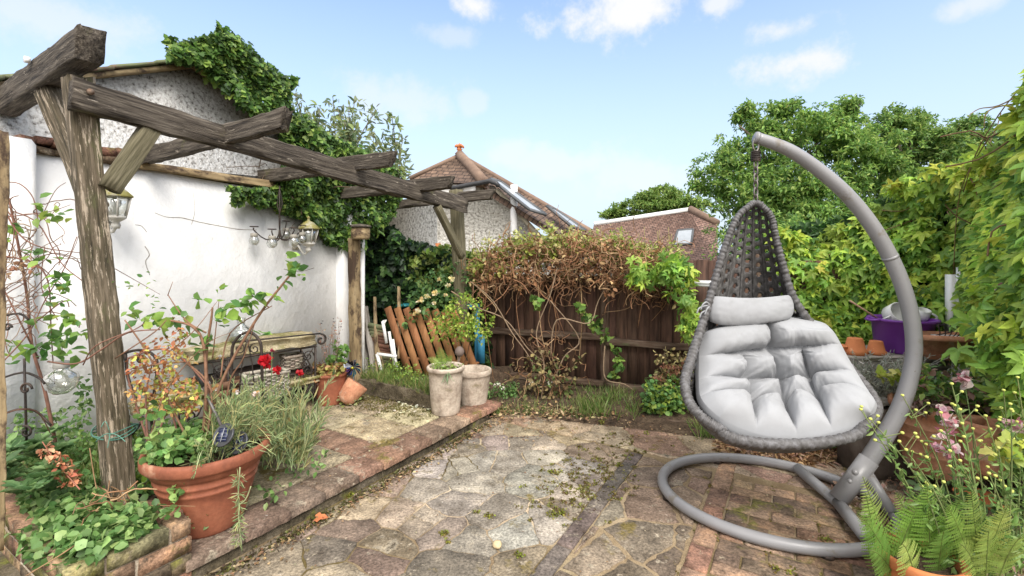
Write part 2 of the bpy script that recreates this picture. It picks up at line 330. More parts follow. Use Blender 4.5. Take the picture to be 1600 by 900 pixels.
def _palm():
    V = []; Fc = []
    for k, (a, s) in enumerate(((-105,.62),(-52,.88),(0,1),(52,.88),(105,.62))):
        v, f = T_ov(.21, .06); a = math.radians(a); R = np.array([[math.cos(a),-math.sin(a),0],[math.sin(a),math.cos(a),0],[0,0,1]])
        v = v*s; v = v @ R.T; v[:, 2] -= .22*(v[:, 0]**2+v[:, 1]**2)
        V.append(v); Fc += [tuple(i+6*k for i in q) for q in f]
    return np.concatenate(V), Fc
T_PALM = _palm()
T_BLADE = (np.array([(-.02,0,0),(.02,0,0),(-.02,.4,.0),(.02,.4,.0),(-.014,.75,-.12),(.014,.75,-.12),(0,1,-.32)], float), [(0,1,3,2),(2,3,5,4),(4,5,6)])
def nrm(a): return a/np.maximum(np.linalg.norm(a, axis=-1, keepdims=True), 1e-9)
def leaves(mb, T, pos, d, n, size, col):
    V, Fc = T; y = nrm(d); x = nrm(np.cross(y, n)); z = np.cross(x, y)
    size = np.broadcast_to(np.asarray(size, float), (len(pos),))
    A = pos[:, None, :]+size[:, None, None]*(V[None, :, 0, None]*x[:, None, :]+V[None, :, 1, None]*y[:, None, :]+V[None, :, 2, None]*z[:, None, :])
    mb.arr(A, Fc, col)
def pal(N, cols, w=None, j=.22):
    c = np.array(cols, float); w = np.array(w, float) if w is not None else np.ones(len(c)); i = RNG.choice(len(c), N, p=w/w.sum())
    return np.clip(c[i]*(1+RNG.uniform(-j, j, (N, 1)))*(1+RNG.uniform(-.08, .08, (N, 3))), 0, 1)
def rs(N): return nrm(RNG.normal(size=(N, 3)))
def clump(mb, c, r, N, T, size, cols, w=None, up=.5, down=.3, shell=.45, j=.22, flat=.55):
    c = np.array(c, float); r = np.array(r if hasattr(r, '__len__') else (r, r, r), float)
    o = rs(N); p = c+o*r*(RNG.random((N, 1))**shell)
    nn = o*flat+np.array([0, 0, up])+rs(N)*.55; dd = rs(N)+o*.5+np.array([0, 0, -down])
    leaves(mb, T, p, dd, nn, np.asarray(size)*RNG.uniform(.65, 1.25, N), pal(N, cols, w, j))
def inpoly(pts, poly):
    x = pts[:, 0]; y = pts[:, 1]; r = np.zeros(len(pts), bool); n = len(poly)
    for i in range(n):
        x1, y1 = poly[i]; x2, y2 = poly[(i+1) % n]
        c = ((y1 > y) != (y2 > y)) & (x < (x2-x1)*(y-y1)/((y2-y1)+1e-12)+x1); r ^= c
    return r
def sheet(mb, poly, fn, nrm_, N, T, size, cols, thick=.08, w=None, up=.3, down=.8, ragged=0., out=.5):
    """leaves over an upright sheet; poly is its outline, fn carries it to the place the sheet hangs"""
    P0 = np.array(poly, float); lo = P0.min(0); hi = P0.max(0); a = lo+(hi-lo)*RNG.random((N*3, 2)); a = a[inpoly(a, poly)][:N]
    N = len(a)
    if ragged: a = a+RNG.normal(size=a.shape)*ragged
    p = np.array([fn(q[0], q[1]) for q in a]); n0 = np.array(nrm_, float)
    p = p+n0*(RNG.random((N, 1))**.7)*thick
    # clumpiness: leaves near shared hubs bulge together
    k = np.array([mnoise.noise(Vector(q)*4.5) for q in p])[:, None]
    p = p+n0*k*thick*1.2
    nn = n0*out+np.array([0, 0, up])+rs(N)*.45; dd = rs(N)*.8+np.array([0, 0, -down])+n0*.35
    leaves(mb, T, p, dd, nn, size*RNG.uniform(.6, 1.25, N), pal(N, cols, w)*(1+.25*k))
def grass(mb, c, r, N, h, cols, spread=.5, w=1., z=None):
    a = RNG.random(N)*2*math.pi; q = np.sqrt(RNG.random(N)); r = r if hasattr(r, '__len__') else (r, r)
    p = np.stack([c[0]+np.cos(a)*q*r[0], c[1]+np.sin(a)*q*r[1], np.full(N, c[2])], 1)
    d = rs(N)*spread+np.array([0, 0, 1.]); d[:, 2] = np.abs(d[:, 2])
    V = T_BLADE[0].copy(); V[:, 0] *= w
    leaves(mb, (V, T_BLADE[1]), p, d, rs(N), h*RNG.uniform(.5, 1.2, N), pal(N, cols))
def stems(mb, L, col=(.13,.08,.05), n=5, k=4):
    for s in L:
        pts = [P(q[0], q[1], q[2]) for q in s]; r0 = s[0][3] if len(s[0]) > 3 else .005; r1 = s[-1][3] if len(s[-1]) > 3 else .002
        mb.tube(pts, [r0+(r1-r0)*i/(len(pts)-1) for i in range(len(pts))], n, col, k)
def twig_mass(mb, fn, N, seg, r, col, step=.08, turn=.8):
    for i in range(N):
        p = Vector(fn()); d = rv().normalized(); pts = [p.copy()]
        for k in range(seg): d = (d+rv(turn)+Vector((0, 0, -.1))).normalized(); p = p+d*step*rnd(.6, 1.3); pts.append(p.copy())
        c = col[i % len(col)]; f = rnd(.7, 1.3); mb.tube(pts, [r*rnd(.6, 1.2)]*len(pts), 4, tuple(x*f for x in c), 2, caps=False)
IVY = [(.07,.14,.035), (.13,.24,.055), (.25,.37,.08), (.045,.09,.03)]; IVYW = [3, 3, 2.2, 1.5]
CREEP = [(.14,.27,.06), (.23,.40,.08), (.38,.56,.10), (.58,.70,.12)]; CREW = [1.3, 3, 3.4, 2.3]
def plant(name, label, cat, items, stem=None, group=None, leafmat=None, loc=None):
    """items: list of callables drawing into the foliage mesh"""
    f = MB()
    for it in items: it(f)
    if not stem: o = f.build(name, leafmat or m_leaf); return tag(o, label, cat, group)
    s = MB(); stem(s)
    if loc is None: loc = s.v[0] if s.v else (0, 0, 0)
    r = thing(name, label, cat, loc, group); f.build('foliage', leafmat or m_leaf, r); s.build('stem', m_stem, r, smooth=True)
    return r

# ================================================================ ground
def struct(o): o['kind'] = 'structure'; return o
def clip(poly, n, d):                        # keep points with n.p <= d
    r = []
    for i in range(len(poly)):
        a = poly[i]; b = poly[(i+1) % len(poly)]; da = n[0]*a[0]+n[1]*a[1]-d; db = n[0]*b[0]+n[1]*b[1]-d
        if da <= 0: r.append(a)
        if (da < 0 < db) or (db < 0 < da): t = da/(da-db); r.append((a[0]+(b[0]-a[0])*t, a[1]+(b[1]-a[1])*t))
    return r
mb = MB(); rows = []
for y in np.concatenate([np.linspace(-30, -1, 6), np.linspace(0, 8, 30), np.linspace(10, 120, 10)]):
    rows.append([(x, y, -.05+.02*fbm((x, y, 0), 1.3)) for x in np.concatenate([np.linspace(-90, -8, 6), np.linspace(-7, 7, 40), np.linspace(8, 90, 6)])])
mb.grid(rows)
m_ground = mat('garden_soil', [(.035,.024,.015), (.075,.055,.032), (.06,.07,.025)], 3, rough=1, bump=1, bscale=25, dist=.02)
struct(mb.build('ground', m_ground, smooth=True))
def stone_region(mb, poly, cell, colfn, gap=.012, z=0., jit=.42, th=.03):
    """irregular flagstones filling poly (in paving coordinates)"""
    us = [p[0] for p in poly]; vs = [p[1] for p in poly]; seeds = []
    u = min(us)-cell
    while u < max(us)+cell:
        v = min(vs)-cell
        while v < max(vs)+cell: seeds.append((u+rnd(-jit, jit)*cell, v+rnd(-jit, jit)*cell*1.1)); v += cell*1.05
        u += cell*.9
    for i, s in enumerate(seeds):
        c = list(poly)
        for j, q in enumerate(seeds):
            if i == j: continue
            dx, dy = q[0]-s[0], q[1]-s[1]; L = math.hypot(dx, dy)
            if L > cell*3.2 or L < 1e-6: continue
            c = clip(c, (dx/L, dy/L), ((q[0]+s[0])/2*dx+(q[1]+s[1])/2*dy)/L-gap/2*rnd(.6, 1.6))
            if len(c) < 3: break
        if len(c) < 3: continue
        slab(mb, c, z+rnd(-.003, .003), colfn(s), th, rough=.013)
def slab(mb, c, z, col, th=.03, rough=.004, bev=.003, step=.03, tilt=.0018):
    # subdivide and roughen the outline
    area = 0; cx = sum(p[0] for p in c)/len(c); cy = sum(p[1] for p in c)/len(c)
    for i in range(len(c)): a = c[i]; b = c[(i+1) % len(c)]; area += a[0]*b[1]-b[0]*a[1]
    if abs(area) < .0012: return
    if area < 0: c = c[::-1]
    o = []
    for i in range(len(c)):
        a = c[i]; b = c[(i+1) % len(c)]; L = math.hypot(b[0]-a[0], b[1]-a[1]); n = max(1, int(L/step))
        for k in range(n):
            t = k/n; x = a[0]+(b[0]-a[0])*t; y = a[1]+(b[1]-a[1])*t
            o.append((x+fbm((x*22, y*22, 1.))*rough, y+fbm((x*22, y*22, 5.))*rough))
    n = len(o); tx, ty = rnd(-tilt, tilt), rnd(-tilt, tilt)
    def at(x, y, k, dz):
        X = cx+(x-cx)*k; Y = cy+(y-cy)*k; return UV(X, Y, z+dz+tx*(X-cx)*4+ty*(Y-cy)*4+.003*fbm((X, Y, 0), 9))
    R = math.sqrt(abs(area)/2/math.pi)
    k1 = 1-bev*1.3/max(R, .02)
    pts = [at(x, y, 1, -th) for x, y in o]+[at(x, y, 1, -bev) for x, y in o]+[at(x, y, k1, 0) for x, y in o]+[at(x, y, k1*.5, .001) for x, y in o]+[at(cx, cy, 1, .001)]
    fs = []
    for L in range(3): fs += [(L*n+k, L*n+(k+1) % n, (L+1)*n+(k+1) % n, (L+1)*n+k) for k in range(n)]
    fs += [(3*n+k, 3*n+(k+1) % n, 4*n) for k in range(n)]
    mb.poly(pts, fs, col)
def vary(c, j=.15): f = 1+rnd(-j, j); return tuple(min(1, x*f*(1+rnd(-.04, .04))) for x in c)
def lerp3(a, b, t): return tuple(x+(y-x)*t for x, y in zip(a, b))
def colA(s):
    grey = max(0, 1-(((s[0]+1.55)/.75)**2+((s[1]-2.5)/.85)**2))
    grey = max(0, grey+rnd(-.35, .3)); base = random.choice([(.21,.17,.125), (.25,.20,.145), (.17,.145,.115), (.20,.15,.12), (.28,.23,.16)])
    return vary(lerp3(base, (.265,.24,.208), min(1, grey*1.3)), .2)
def colB(s): return vary(random.choice([(.15,.12,.09), (.20,.145,.11), (.18,.15,.115), (.26,.215,.16), (.16,.13,.10)]), .15)
def colC(s): return vary(random.choice([(.31,.24,.17), (.28,.19,.14), (.34,.27,.19), (.25,.2,.15)]), .15)
backline = ((.35, 1.0), 4.02)                # the bed behind starts here (world x, y)
nb = (.35*D2.x+1.*D2.y, .35*D1.x+1.*D1.y)
def cb(poly): return clip(poly, nb, 4.06)
pav = MB()
stone_region(pav, cb([(-2.18, .5), (-.99, .5), (-.99, 3.27), (-2.18, 3.27)]), .23, colA, gap=.008, jit=.6)
stone_region(pav, [(-.885, .5), (-.445, .5), (-.445, 3.22), (-.885, 3.22)], .26, colB, gap=.02, jit=.5)
stone_region(pav, cb([(-2.18, 3.29), (2.4, 3.29), (2.4, 5), (-2.18, 5)]), .33, colC, gap=.007, jit=.55)
v = .5
while v < 3.2:                               # dark edging stones between the two
    L = rnd(.2, .42); slab(pav, [(-.98, v), (-.895, v), (-.895, min(3.24, v+L-.01)), (-.98, min(3.24, v+L-.01))], .004, vary((.115,.095,.085), .12), .04, .003); v += L
struct(pav.build('crazy_paving', m_stone))
mo = MB(); st_ = .045
for i in range(120):
    for k in range(100):
        u = -2.2+i*st_; v = .3+k*st_; P4 = [UV(u, v), UV(u+st_, v), UV(u+st_, v+st_), UV(u, v+st_)]
        if v+st_ > 2.9 and any(p.x*nb[0]*0+toUV(p)[0]*nb[0]+toUV(p)[1]*nb[1] > 4.06 for p in P4): continue
        g_ = max(0, 1-(((u+1.5)/.8)**2+((v-2.5)/.8)**2)); n_ = fbm((u, v, 3.), 2.2)
        c_ = lerp3((.62,.55,.42), (1.35,1.3,1.2), min(1, max(0, g_*1.6+n_*.5))); c_ = lerp3(c_, (.36,.33,.16), min(1, max(0, fbm((u, v, 9.), 1.3)*1.6+.1)))
        if -.9 < u < -.43: c_ = lerp3(c_, (.85,.78,.64), .7)
        mo.poly([p-UP*.0055 for p in P4], [(0, 1, 2, 3)], c_)
struct(mo.build('mortar_bed', m_mortar))
# brick paving under the swing
BR = [(.20,.125,.085), (.17,.12,.085), (.235,.165,.11), (.14,.10,.075), (.27,.19,.13)]
bk = MB(); v = .55
while v < 3.22: L = .205; slab(bk, [(-.425, v), (-.325, v), (-.325, v+L-.008), (-.425, v+L-.008)], .003, vary(random.choice([(.27,.16,.11), (.30,.2,.14), (.22,.14,.1)])), .04, .0025, .005); v += L
v = .6; k = 0
while v < 3.2:
    u = -.315+(-.1 if k % 2 else 0)
    while u < 2.3:
        a = max(u, -.315)
        slab(bk, [(a, v), (u+.205, v), (u+.205, v+.092), (a, v+.092)], rnd(-.003, .004), vary(random.choice(BR)), .04, .0025, .005); u += .213
    v += .1; k += 1
struct(bk.build('brick_paving', m_brick))
# raised terrace on the left
TZ = .09
te = MB()
for (u0, u1, v0, v1) in [(-3.82, -2.215, .5, 3.02), (-2.9, -2.215, 3.0, 3.3)]:
    pts = [UV(u0, v0, -.1), UV(u1, v0, -.1), UV(u1, v1, -.1), UV(u0, v1, -.1), UV(u0, v0, TZ-.012), UV(u1, v0, TZ-.012), UV(u1, v1, TZ-.012), UV(u0, v1, TZ-.012)]
    te.poly(pts, [(4,5,6,7),(0,1,5,4),(1,2,6,5),(2,3,7,6),(3,0,4,7)])
m_riser = mat('mossy_riser', grain=(70, .4), cols= [(.04,.032,.02), (.10,.08,.05), (.17,.14,.1)], scale=9, rough=1, bump=1, bscale=35, dist=.02, spots=[((.13,.13,.03), 6, (1, 1, 1), .55, .65)])
struct(te.build('terrace_base', m_riser))
tt = MB(); RT = [(.25,.145,.10), (.21,.13,.09), (.17,.125,.09), (.25,.18,.125), (.19,.14,.105)]
BF = [(.36,.30,.19), (.31,.26,.17), (.38,.33,.22), (.27,.22,.15)]
v = .98
while v < 3.25:
    L = rnd(.19, .25); j = rnd(-.008, .01); slab(tt, [(-2.42, v), (-2.195+j, v), (-2.195+j, v+L-.006), (-2.42, v+L-.006)], TZ, vary(random.choice(RT)), .045, .004, .006); v += L
u = -2.43
while u > -3.7: slab(tt, [(u-.225, 2.05), (u, 2.05), (u, 2.27), (u-.225, 2.27)], TZ, vary(random.choice(RT[:3])), .04, .004); u -= .232
for (va, vb) in [(.95, 1.5), (1.51, 2.04), (2.28, 2.64), (2.65, 2.99)]:
    u = -2.43
    while u > -3.78:
        w = rnd(.42, .62); slab(tt, [(max(-3.79, u-w), va), (u-.006, va), (u-.006, vb), (max(-3.79, u-w), vb)], TZ, vary(random.choice(BF), .1), .04, .005); u -= w
struct(tt.build('terrace_paving', m_stone))
# the soil of the bed behind, heaped a little
sb = MB(); rows = []
for i in range(24):
    t = i/23; x = -1.7+5.6*t; r = []
    for k in range(9):
        s = k/8; y0 = 4.08-.35*x if x > -.2 else 4.12
        y = y0+s*1.4; r.append((x, y, -.03+.11*min(1, s*3)+.025*fbm((x, y, 2), 4)))
    rows.append(r)
sb.grid(rows); struct(sb.build('flower_bed_soil', m_soil, smooth=True))
lb = MB(); rows = []                          # grassy bed in front of the leaning gate, behind the low kerb
for i in range(12):
    u = -3.8+i/11*1.35; rows.append([UV(u, 3.06+k*.22, (.19+.02*fbm((u, k, 0), 3))-(.24 if i == 11 else 0)) for k in range(7)])
lb.grid(rows); struct(lb.build('raised_bed_soil', m_soil, smooth=True))
kb = MB(); pts = []
for i in range(18):
    u = -3.8+i/17*1.3; pts.append(UV(u, 3.035, .13+.006*fbm((u, 0, 0), 8)))
kw, Mk = timber(UV(-3.82, 3.04, .125), UV(-2.5, 3.04, .125), .08, .16, rough=.016, endr=.02)
tag(kw.build('low_kerb_wall', m_riser, M=Mk, smooth=True), 'low mossy kerb wall holding up the grassy strip behind the terrace', 'low wall')

# brick planter at the near left
root = thing('brick_planter', 'low red brick planter filled with creeping plants around the near pergola post', 'planter', UV(-3., .8, 0))
b = MB(); z = -.02; k = 0; BRP = [(.27,.15,.10), (.21,.145,.09), (.15,.12,.075), (.30,.19,.12), (.19,.17,.09)]
def pbrick(mb, u0, u1, v0, v1, z0, z1):
    c = UV((u0+u1)/2, (v0+v1)/2, (z0+z1)/2); M = Matrix((D2, D1, UP)).transposed().to_4x4(); M.translation = c
    mb.box(M, u1-u0, v1-v0, z1-z0, vary(random.choice(BRP)), .0035)
for (z0, z1) in [(-.03, .045), (.055, .115), (.125, .19), (.2, .262)]:
    v = .6-(.1 if k % 2 else 0)
    while v < .99:
        pbrick(b, -2.3, -2.2+rnd(-.004, .004), max(.6, v), min(1.0, v+.205), z0, z1); v += .215
    u = -3.8
    while u < -2.31: pbrick(b, u, min(-2.31, u+.205), .6+rnd(-.004, .004), .7, z0, z1); u += .215
    pbrick(b, -2.55, -2.31, .93, 1.02, z0, z1)
    k += 1
b.build('brickwork', m_brick, root)
f = MB()
M = Matrix((D2, D1, UP)).transposed().to_4x4(); M.translation = UV(-3.045, .79, .1); f.box(M, 1.48, .37, .26)
M.translation = UV(-2.255, .8, .11); f.box(M, .085, .38, .28)
f.build('mortar', m_mortar, root)
f = MB(); rows = [[UV(-3.8+i*.1, .68+k*.12, .245+.02*fbm((i, k, 0), .8)) for k in range(4)] for i in range(15)]
f.grid(rows); f.build('soil', m_soil, root, smooth=True)

# ================================================================ garage, white wall
def prism_u(mb, poly, u0, u1, col=None):      # outline in (v,z) extruded along u
    n = len(poly); pts = [UV(u0, a, b) for a, b in poly]+[UV(u1, a, b) for a, b in poly]
    mb.poly(pts, [tuple(range(n)), tuple(range(n, 2*n))[::-1]]+[(k, n+k, n+(k+1) % n, (k+1) % n) for k in range(n)], col)
root = thing('garage', 'garage with pebble dashed gable above a white painted garden wall', 'garage', UV(-3.9, 1.8, 0))
w = MB(); prism_u(w, [(-.6, -.1), (3.2, -.1), (3.2, 1.86), (2.2, 1.93), (.9, 2.0), (-.6, 2.02)], -4.0, -3.8)
w.build('white_wall', m_white, root)
w = MB(); prism_u(w, [(.3, -.1), (.885, -.1), (.89, 2.02), (.87, 2.05), (.3, 2.06)], -4.0, -3.74); w.build('pillar', m_white, root)
w = MB(); prism_u(w, [(3.0, -.1), (3.18, -.1), (3.18, 1.9), (3.0, 1.92)], -4.0, -3.70); w.build('pillar', m_white, root)
g = MB(); prism_u(g, [(-.9, 1.9), (3.25, 1.9), (3.25, 2.1), (1.778, 2.80), (-.9, 1.52+.06)], -4.25, -3.92)
g.build('gable_wall', m_pebble, root)
def tim(name, a, b, w, h, mt, parent, **k):
    mb, M = timber(a, b, w, h, **k); return mb.build(name, mt, parent, M=M)
m_coping = mat('coping_board', [(.16,.11,.06), (.30,.22,.12), (.38,.29,.17)], 4, (1, 6, 6), rough=.9, bump=.6, spots=[((.07,.045,.03), 3, (1, 2, 2), .5, .6)])
tim('coping_board', UV(-3.83, 1.32, 1.995), UV(-3.83, 2.35, 1.975), .16, .055, m_coping, root, rough=.004)
m_crack = mat('crack', [(.22,.2,.17), (.4,.37,.33)], 20, rough=1, bump=0)
for (pts) in ([(240,333),(262,338),(285,340),(310,347),(345,352),(372,357),(400,360)], [(225,385),(232,398),(228,410),(236,430)], [(300,300),(303,330),(298,352)], [(445,420),(470,424),(490,420)], [(210,350),(222,352),(230,362)]):
    q = MB(); q.tube([onu(x+rnd(-2, 2), y+rnd(-1.5, 1.5), -3.7995) for x, y in pts], [.0016+rnd(0, .0014) for _ in pts], 4, smooth=5, wob=.3); q.build('hairline_crack', m_crack, root)
cb_ = MB()
for i in range(7):
    pbv = .86+i*.075; M = Matrix((D2, D1, UP)).transposed().to_4x4(); M.translation = UV(-3.85, pbv, 2.055+rnd(-.012, .012)); cb_.box(M, .16, .07, .05, vary((.20,.10,.07), .3), .008)
    M.translation = UV(-3.84, pbv, 2.0); cb_.box(M, .13, .074, .05, vary((.10,.07,.045), .3), .01)
cb_.build('broken_brick_ledge', m_brick, root)
rf = MB(); TL = [(.16,.12,.085), (.13,.12,.08), (.17,.17,.11), (.12,.08,.06)]
def vslope(v): return 2.82-.455*abs(v-1.778)
for side in (-1, 1):
    n = 11 if side < 0 else 6
    for i in range(n):
        va = 1.778+side*(i*.25); vb = va+side*.27; za = vslope(va)+.035; zb = vslope(vb)+.012
        for q in range(12 if side < 0 else 8):
            ua = -3.80-q*.3+rnd(-.015, .01); dz = rnd(-.006, .008)
            pts = [UV(ua, va, za+dz), UV(ua-.29, va, za+dz), UV(ua-.29, vb, zb+.028+dz), UV(ua, vb, zb+.028+dz)]
            pts += [p-UP*.022 for p in pts]; rf.poly(pts, [(0,1,2,3),(4,7,6,5),(0,3,7,4),(1,5,6,2),(0,4,5,1),(3,2,6,7)], vary(random.choice(TL)))
m_tile = mat('old_tile', [(.7,.7,.7), (1,1,1), (1.4,1.35,1.25)], 9, attr=True, rough=.95, bump=.6, bscale=40, spots=[((.15,.17,.09), 4, (1, 1, 1), .46, .56), ((.30,.30,.2), 14, (1, 1, 1), .6, .7)])
rf.build('roof', m_tile, root)
vb_ = MB()
for side in (-1, 1):
    a = UV(-3.87, 1.778, vslope(1.778)-.01); b2 = UV(-3.87, 1.778+side*2.6, vslope(1.778+side*2.6)-.01) if side < 0 else UV(-3.87, 3.25, vslope(3.25)-.01); vb_.bar(a, b2, .08, .03)
vb_.build('verge_board', m_coping, root)

# ================================================================ pergola
root = thing('pergola', 'weathered grey timber pergola with overhanging rafters beside the white wall', 'pergola', P(188, 790, 2.18))
pn0 = P(190, 800, 2.18); pn1 = P(121, 122, 2.16)
tim('post', pn0, pn1, .098, .098, m_post, root, up=D2, rough=.006, endr=.01)
pf0 = P(727, 600, 4.69); pf1 = P(712, 297, 4.69)
tim('post', pf0, pf1, .105, .105, m_postg, root, up=D2, rough=.004)
ub = -2.73
a = onu(110, 146, ub); b2 = onu(727, 322, ub)
tim('beam', a, b2, .055, .13, m_timber, root, rough=.007, endr=.012)
RAFT = [((0, 168), (147, 68), .8, .10, .135, .9), ((215, 247), (452, 186), 1.427, .05, .10, 0), ((350, 285), (618, 247), 2.32, .05, .10, 0),
        ((465, 309), (709, 285), 2.995, .05, .095, 0), ((583, 324), (774, 302), 3.7, .05, .095, 0)]
rend = []
for (l, r, v, w_, h_, ext) in RAFT:
    A = onv(l[0], l[1], v); B = onv(r[0], r[1], v)
    if ext: A = A+(A-B).normalized()*ext
    tim('rafter', A, B, w_, h_, m_timber, root, rough=.006, cut1=.05, endr=.016); rend.append((A, B))
# braces
def onub(px, py): return onu(px, py, ub-.01)
tim('brace', onub(170, 296), onub(240, 196), .05, .085, m_postg, root, rough=.003)
tim('brace', onv(150, 330, .87), onv(72, 138, .80), .06, .10, m_post, root, rough=.004)
tim('brace', onu(722, 402, ub), onu(683, 322, ub), .05, .06, m_postg, root, rough=.003)
tim('brace', onv(714, 392, 3.72), onv(680, 322, 3.72), .04, .05, m_timber, root, rough=.003)
m_bolt = mat('rusty_bolt', [(.12,.06,.03), (.25,.2,.16)], 30, rough=.6, bump=.3, metallic=.5)
for (px, py, v, r_) in [(72, 101, .8, .016), ]:
    p = onv(px, py, v)-D1*.058; q = MB(); q.tube([p, p-D1*.02], r_, 10, smooth=1); q.build('bolt_head', m_white, root)
p = onu(136, 146, ub)+D2*.034; q = MB(); q.tube([p, p+D2*.012], .014, 10, smooth=1); q.build('bolt_head', m_bolt, root)

# thin post at the far left edge
tag(MB.build(*(lambda t: (t[0],))(timber(P(-4, 860, 1.9), P(-1, 205, 1.9), .035, .035, up=D2)), 'trellis_post', m_coping, M=timber(P(-4, 860, 1.9), P(-1, 205, 1.9), .035, .035, up=D2)[1]),
    'thin brown upright post at the far left edge of the view', 'post')
# round pole with log nest box at the end of the wall
pl = P(556, 600, 4.42); mb, M = timber(pl, P(553, 372, 4.42), .085, .085, up=D2, rough=.006)
tag(mb.build('wooden_pole', m_coping, M=M), 'stout weathered wooden pole at the end of the white wall', 'post')
root = thing('nest_box', 'small round log nest box on top of the pole under the ivy', 'nest box', P(563, 378, 4.35))
q = MB(); q.lathe(P(563, 374, 4.35), [(.0, 0), (.075, .0), (.085, .02), (.085, .10), (.075, .11), (0, .11)], 20, wob=.05); q.build('body', m_coping, root)
q = MB(); q.lathe(P(563, 374, 4.35)+UP*.112, [(.0, .0), (.10, .0), (.09, .02), (0, .035)], 20, wob=.1); q.build('lid', m_timber, root)
q = MB(); q.box(Matrix.Translation(P(565.5, 485, 4.5)), .05, .03, 1.5); tag(q.build('white_board', m_white), 'narrow white painted board standing behind the wooden pole', 'board')

# ================================================================ back fence
def FK(k): return Vector((.52+2.88*k, 4.78-k, 0))
fd = (FK(1)-FK(0)).normalized(); fnv = Vector((-fd.y, fd.x, 0))   # pointing away from the garden
if fnv.y < 0: fnv = -fnv
root = thing('wooden_fence', 'dark brown featheredge wooden fence across the back of the garden', 'fence', FK(.3))
bo = MB(); x = -1.75; L0 = FK(0)
while x < 3.2:
    w_ = rnd(.095, .115); p = L0+fd*(x+w_/2); hgt = 1.2 if p.x < 1.3 else 1.36
    M = frame(p, p+fd, UP); M.translation = p+UP*(hgt/2-.03+rnd(-.006, .006)); M = M @ Matrix.Rotation(math.radians(4), 4, 'Z')
    bo.box(M, w_+.012, .012, hgt, vary((.085,.047,.032), .28), .002); x += w_
bo.build('boards', m_fence, root)
m_rail = mat('fence_rail', [(.045,.028,.02), (.10,.065,.045), (.16,.12,.09)], 5, (1, 8, 8), rough=.95, bump=.8, spots=[((.10,.10,.05), 4, (1, 3, 3), .56, .66)])
for (xa, xb, z) in [(-1.75, .42, .575), (.44, 1.75, .53), (1.78, 3.2, .55), (-1.75, .42, .12), (.44, 1.75, .10)]:
    tim('rail', L0+fd*xa-fnv*.045+UP*z, L0+fd*xb-fnv*.045+UP*(z-.01), .06, .06, m_rail, root, rough=.006)
for xp in (.43, 1.77): 
    p = L0+fd*xp+fnv*.02; tim('post', p-UP*.1, p+UP*(1.28 if xp < 1 else 1.4), .09, .09, m_rail, root, up=fd)
q = MB(); c = P(1088, 441, 4.2); M = frame(c, c+fd); q.box(M @ Matrix.Translation((.02, 0, 0)), .34, .10, .03, (.55,.56,.56)); q.box(M @ Matrix.Translation((.02, -.045, -.02)), .33, .006, .03, (.5,.51,.51)); q.build('metal_cap', m_col, root)

# timber log edging in front of the bed
tag(timber(P(985, 655, 3.97), P(1094, 670, 3.78), .07, .08, rough=.012)[0].build('edging_timber', m_rail, M=timber(P(985, 655, 3.97), P(1094, 670, 3.78), .07, .08)[1]),
    'split old timber edging the bed in front of the brown fence', 'timber edging')

# ================================================================ swing stand
RC = Vector((1.45, 2.63, .035))
def ringpt(t):
    e1 = Vector((.94, -.34, 0)); e2 = Vector((.34, .94, 0)); return RC+e1*.575*math.cos(t)+e2*.475*math.sin(t)
AY = 2.55
root = thing('swing_stand', 'curved grey tubular steel stand with ring base holding the egg chair', 'swing stand', (RC.x, RC.y, 0))
q = MB(); q.tube([ringpt(i*2*math.pi/64) for i in range(64)], .029, 16, smooth=1, closed=True); q.build('base_ring', m_grey, root, smooth=True)
arc = [(1181,215,.030),(1232,234,.034),(1280,266,.036),(1322,303,.037),(1357,345,.038),(1386,392,.038),(1409,443,.038),(1424,498,.038),(1428,550,.038),(1419,601,.039),(1402,646,.041),(1378,688,.043),(1352,727,.043)]
q = MB(); q.tube([P(a, b, AY) for a, b, _ in arc], [r for _, _, r in arc], 22, smooth=5); q.build('arm', m_grey, root, smooth=True)
q = MB(); q.tube([P(1358, 718, AY), P(1310, 781, AY)], [.048, .048], 22, smooth=1); q.build('sleeve', m_grey, root)
A_ = G(1246, 732, .045); F_ = G(1308, 787, .045); B_ = G(1352, 838, .045); F_ = P(1310, 783, AY)
q = MB(); q.tube([A_, F_+Vector((0, 0, -.01))], [.030, .030], 14, smooth=1); q.tube([F_+Vector((0, 0, -.01)), B_], [.032, .032], 14, smooth=1); q.build('crossbar', m_grey, root)
q = MB(); q.tube([P(1352, 735, AY), G(1392, 800, .05)], [.03, .03], 10, smooth=1); q.build('brace', m_grey, root)
q = MB(); q.tube([P(1336, 738, AY-.075), P(1336, 738, AY-.055)], [.014, .016], 10, smooth=1); q.tube([P(1328, 752, AY-.072), P(1328, 752, AY-.055)], [.01, .012], 10, smooth=1); q.build('bolt', m_grey, root)
q = MB(); p = P(1181, 215, AY); dtip = (P(1181, 215, AY)-P(1200, 220, AY)).normalized(); q.tube([p-dtip*.01, p+dtip*.006], [.033, .031], 20, smooth=1); q.build('end_cap', m_grey, root)
for (i0, rr0) in ((5, .0415), ):
    q = MB(); pA = P(1390, 400, AY); pB = P(1392, 404, AY); q.tube([pA, pB], [.0395, .0395], 22, smooth=1); q.build('joint', m_grey, root)
for t0 in (2.9, 5.9):
    q = MB(); q.tube([ringpt(t0), ringpt(t0+.012)], [.0305, .0305], 16, smooth=1); q.build('joint', m_grey, root)
for t in (3.5, 5.0, .4, 2.):
    q = MB(); c = ringpt(t); q.tube([(c.x, c.y, 0), (c.x, c.y, .02)], [.03, .03], 10, smooth=1); q.build('foot_pad', m_metal, root)
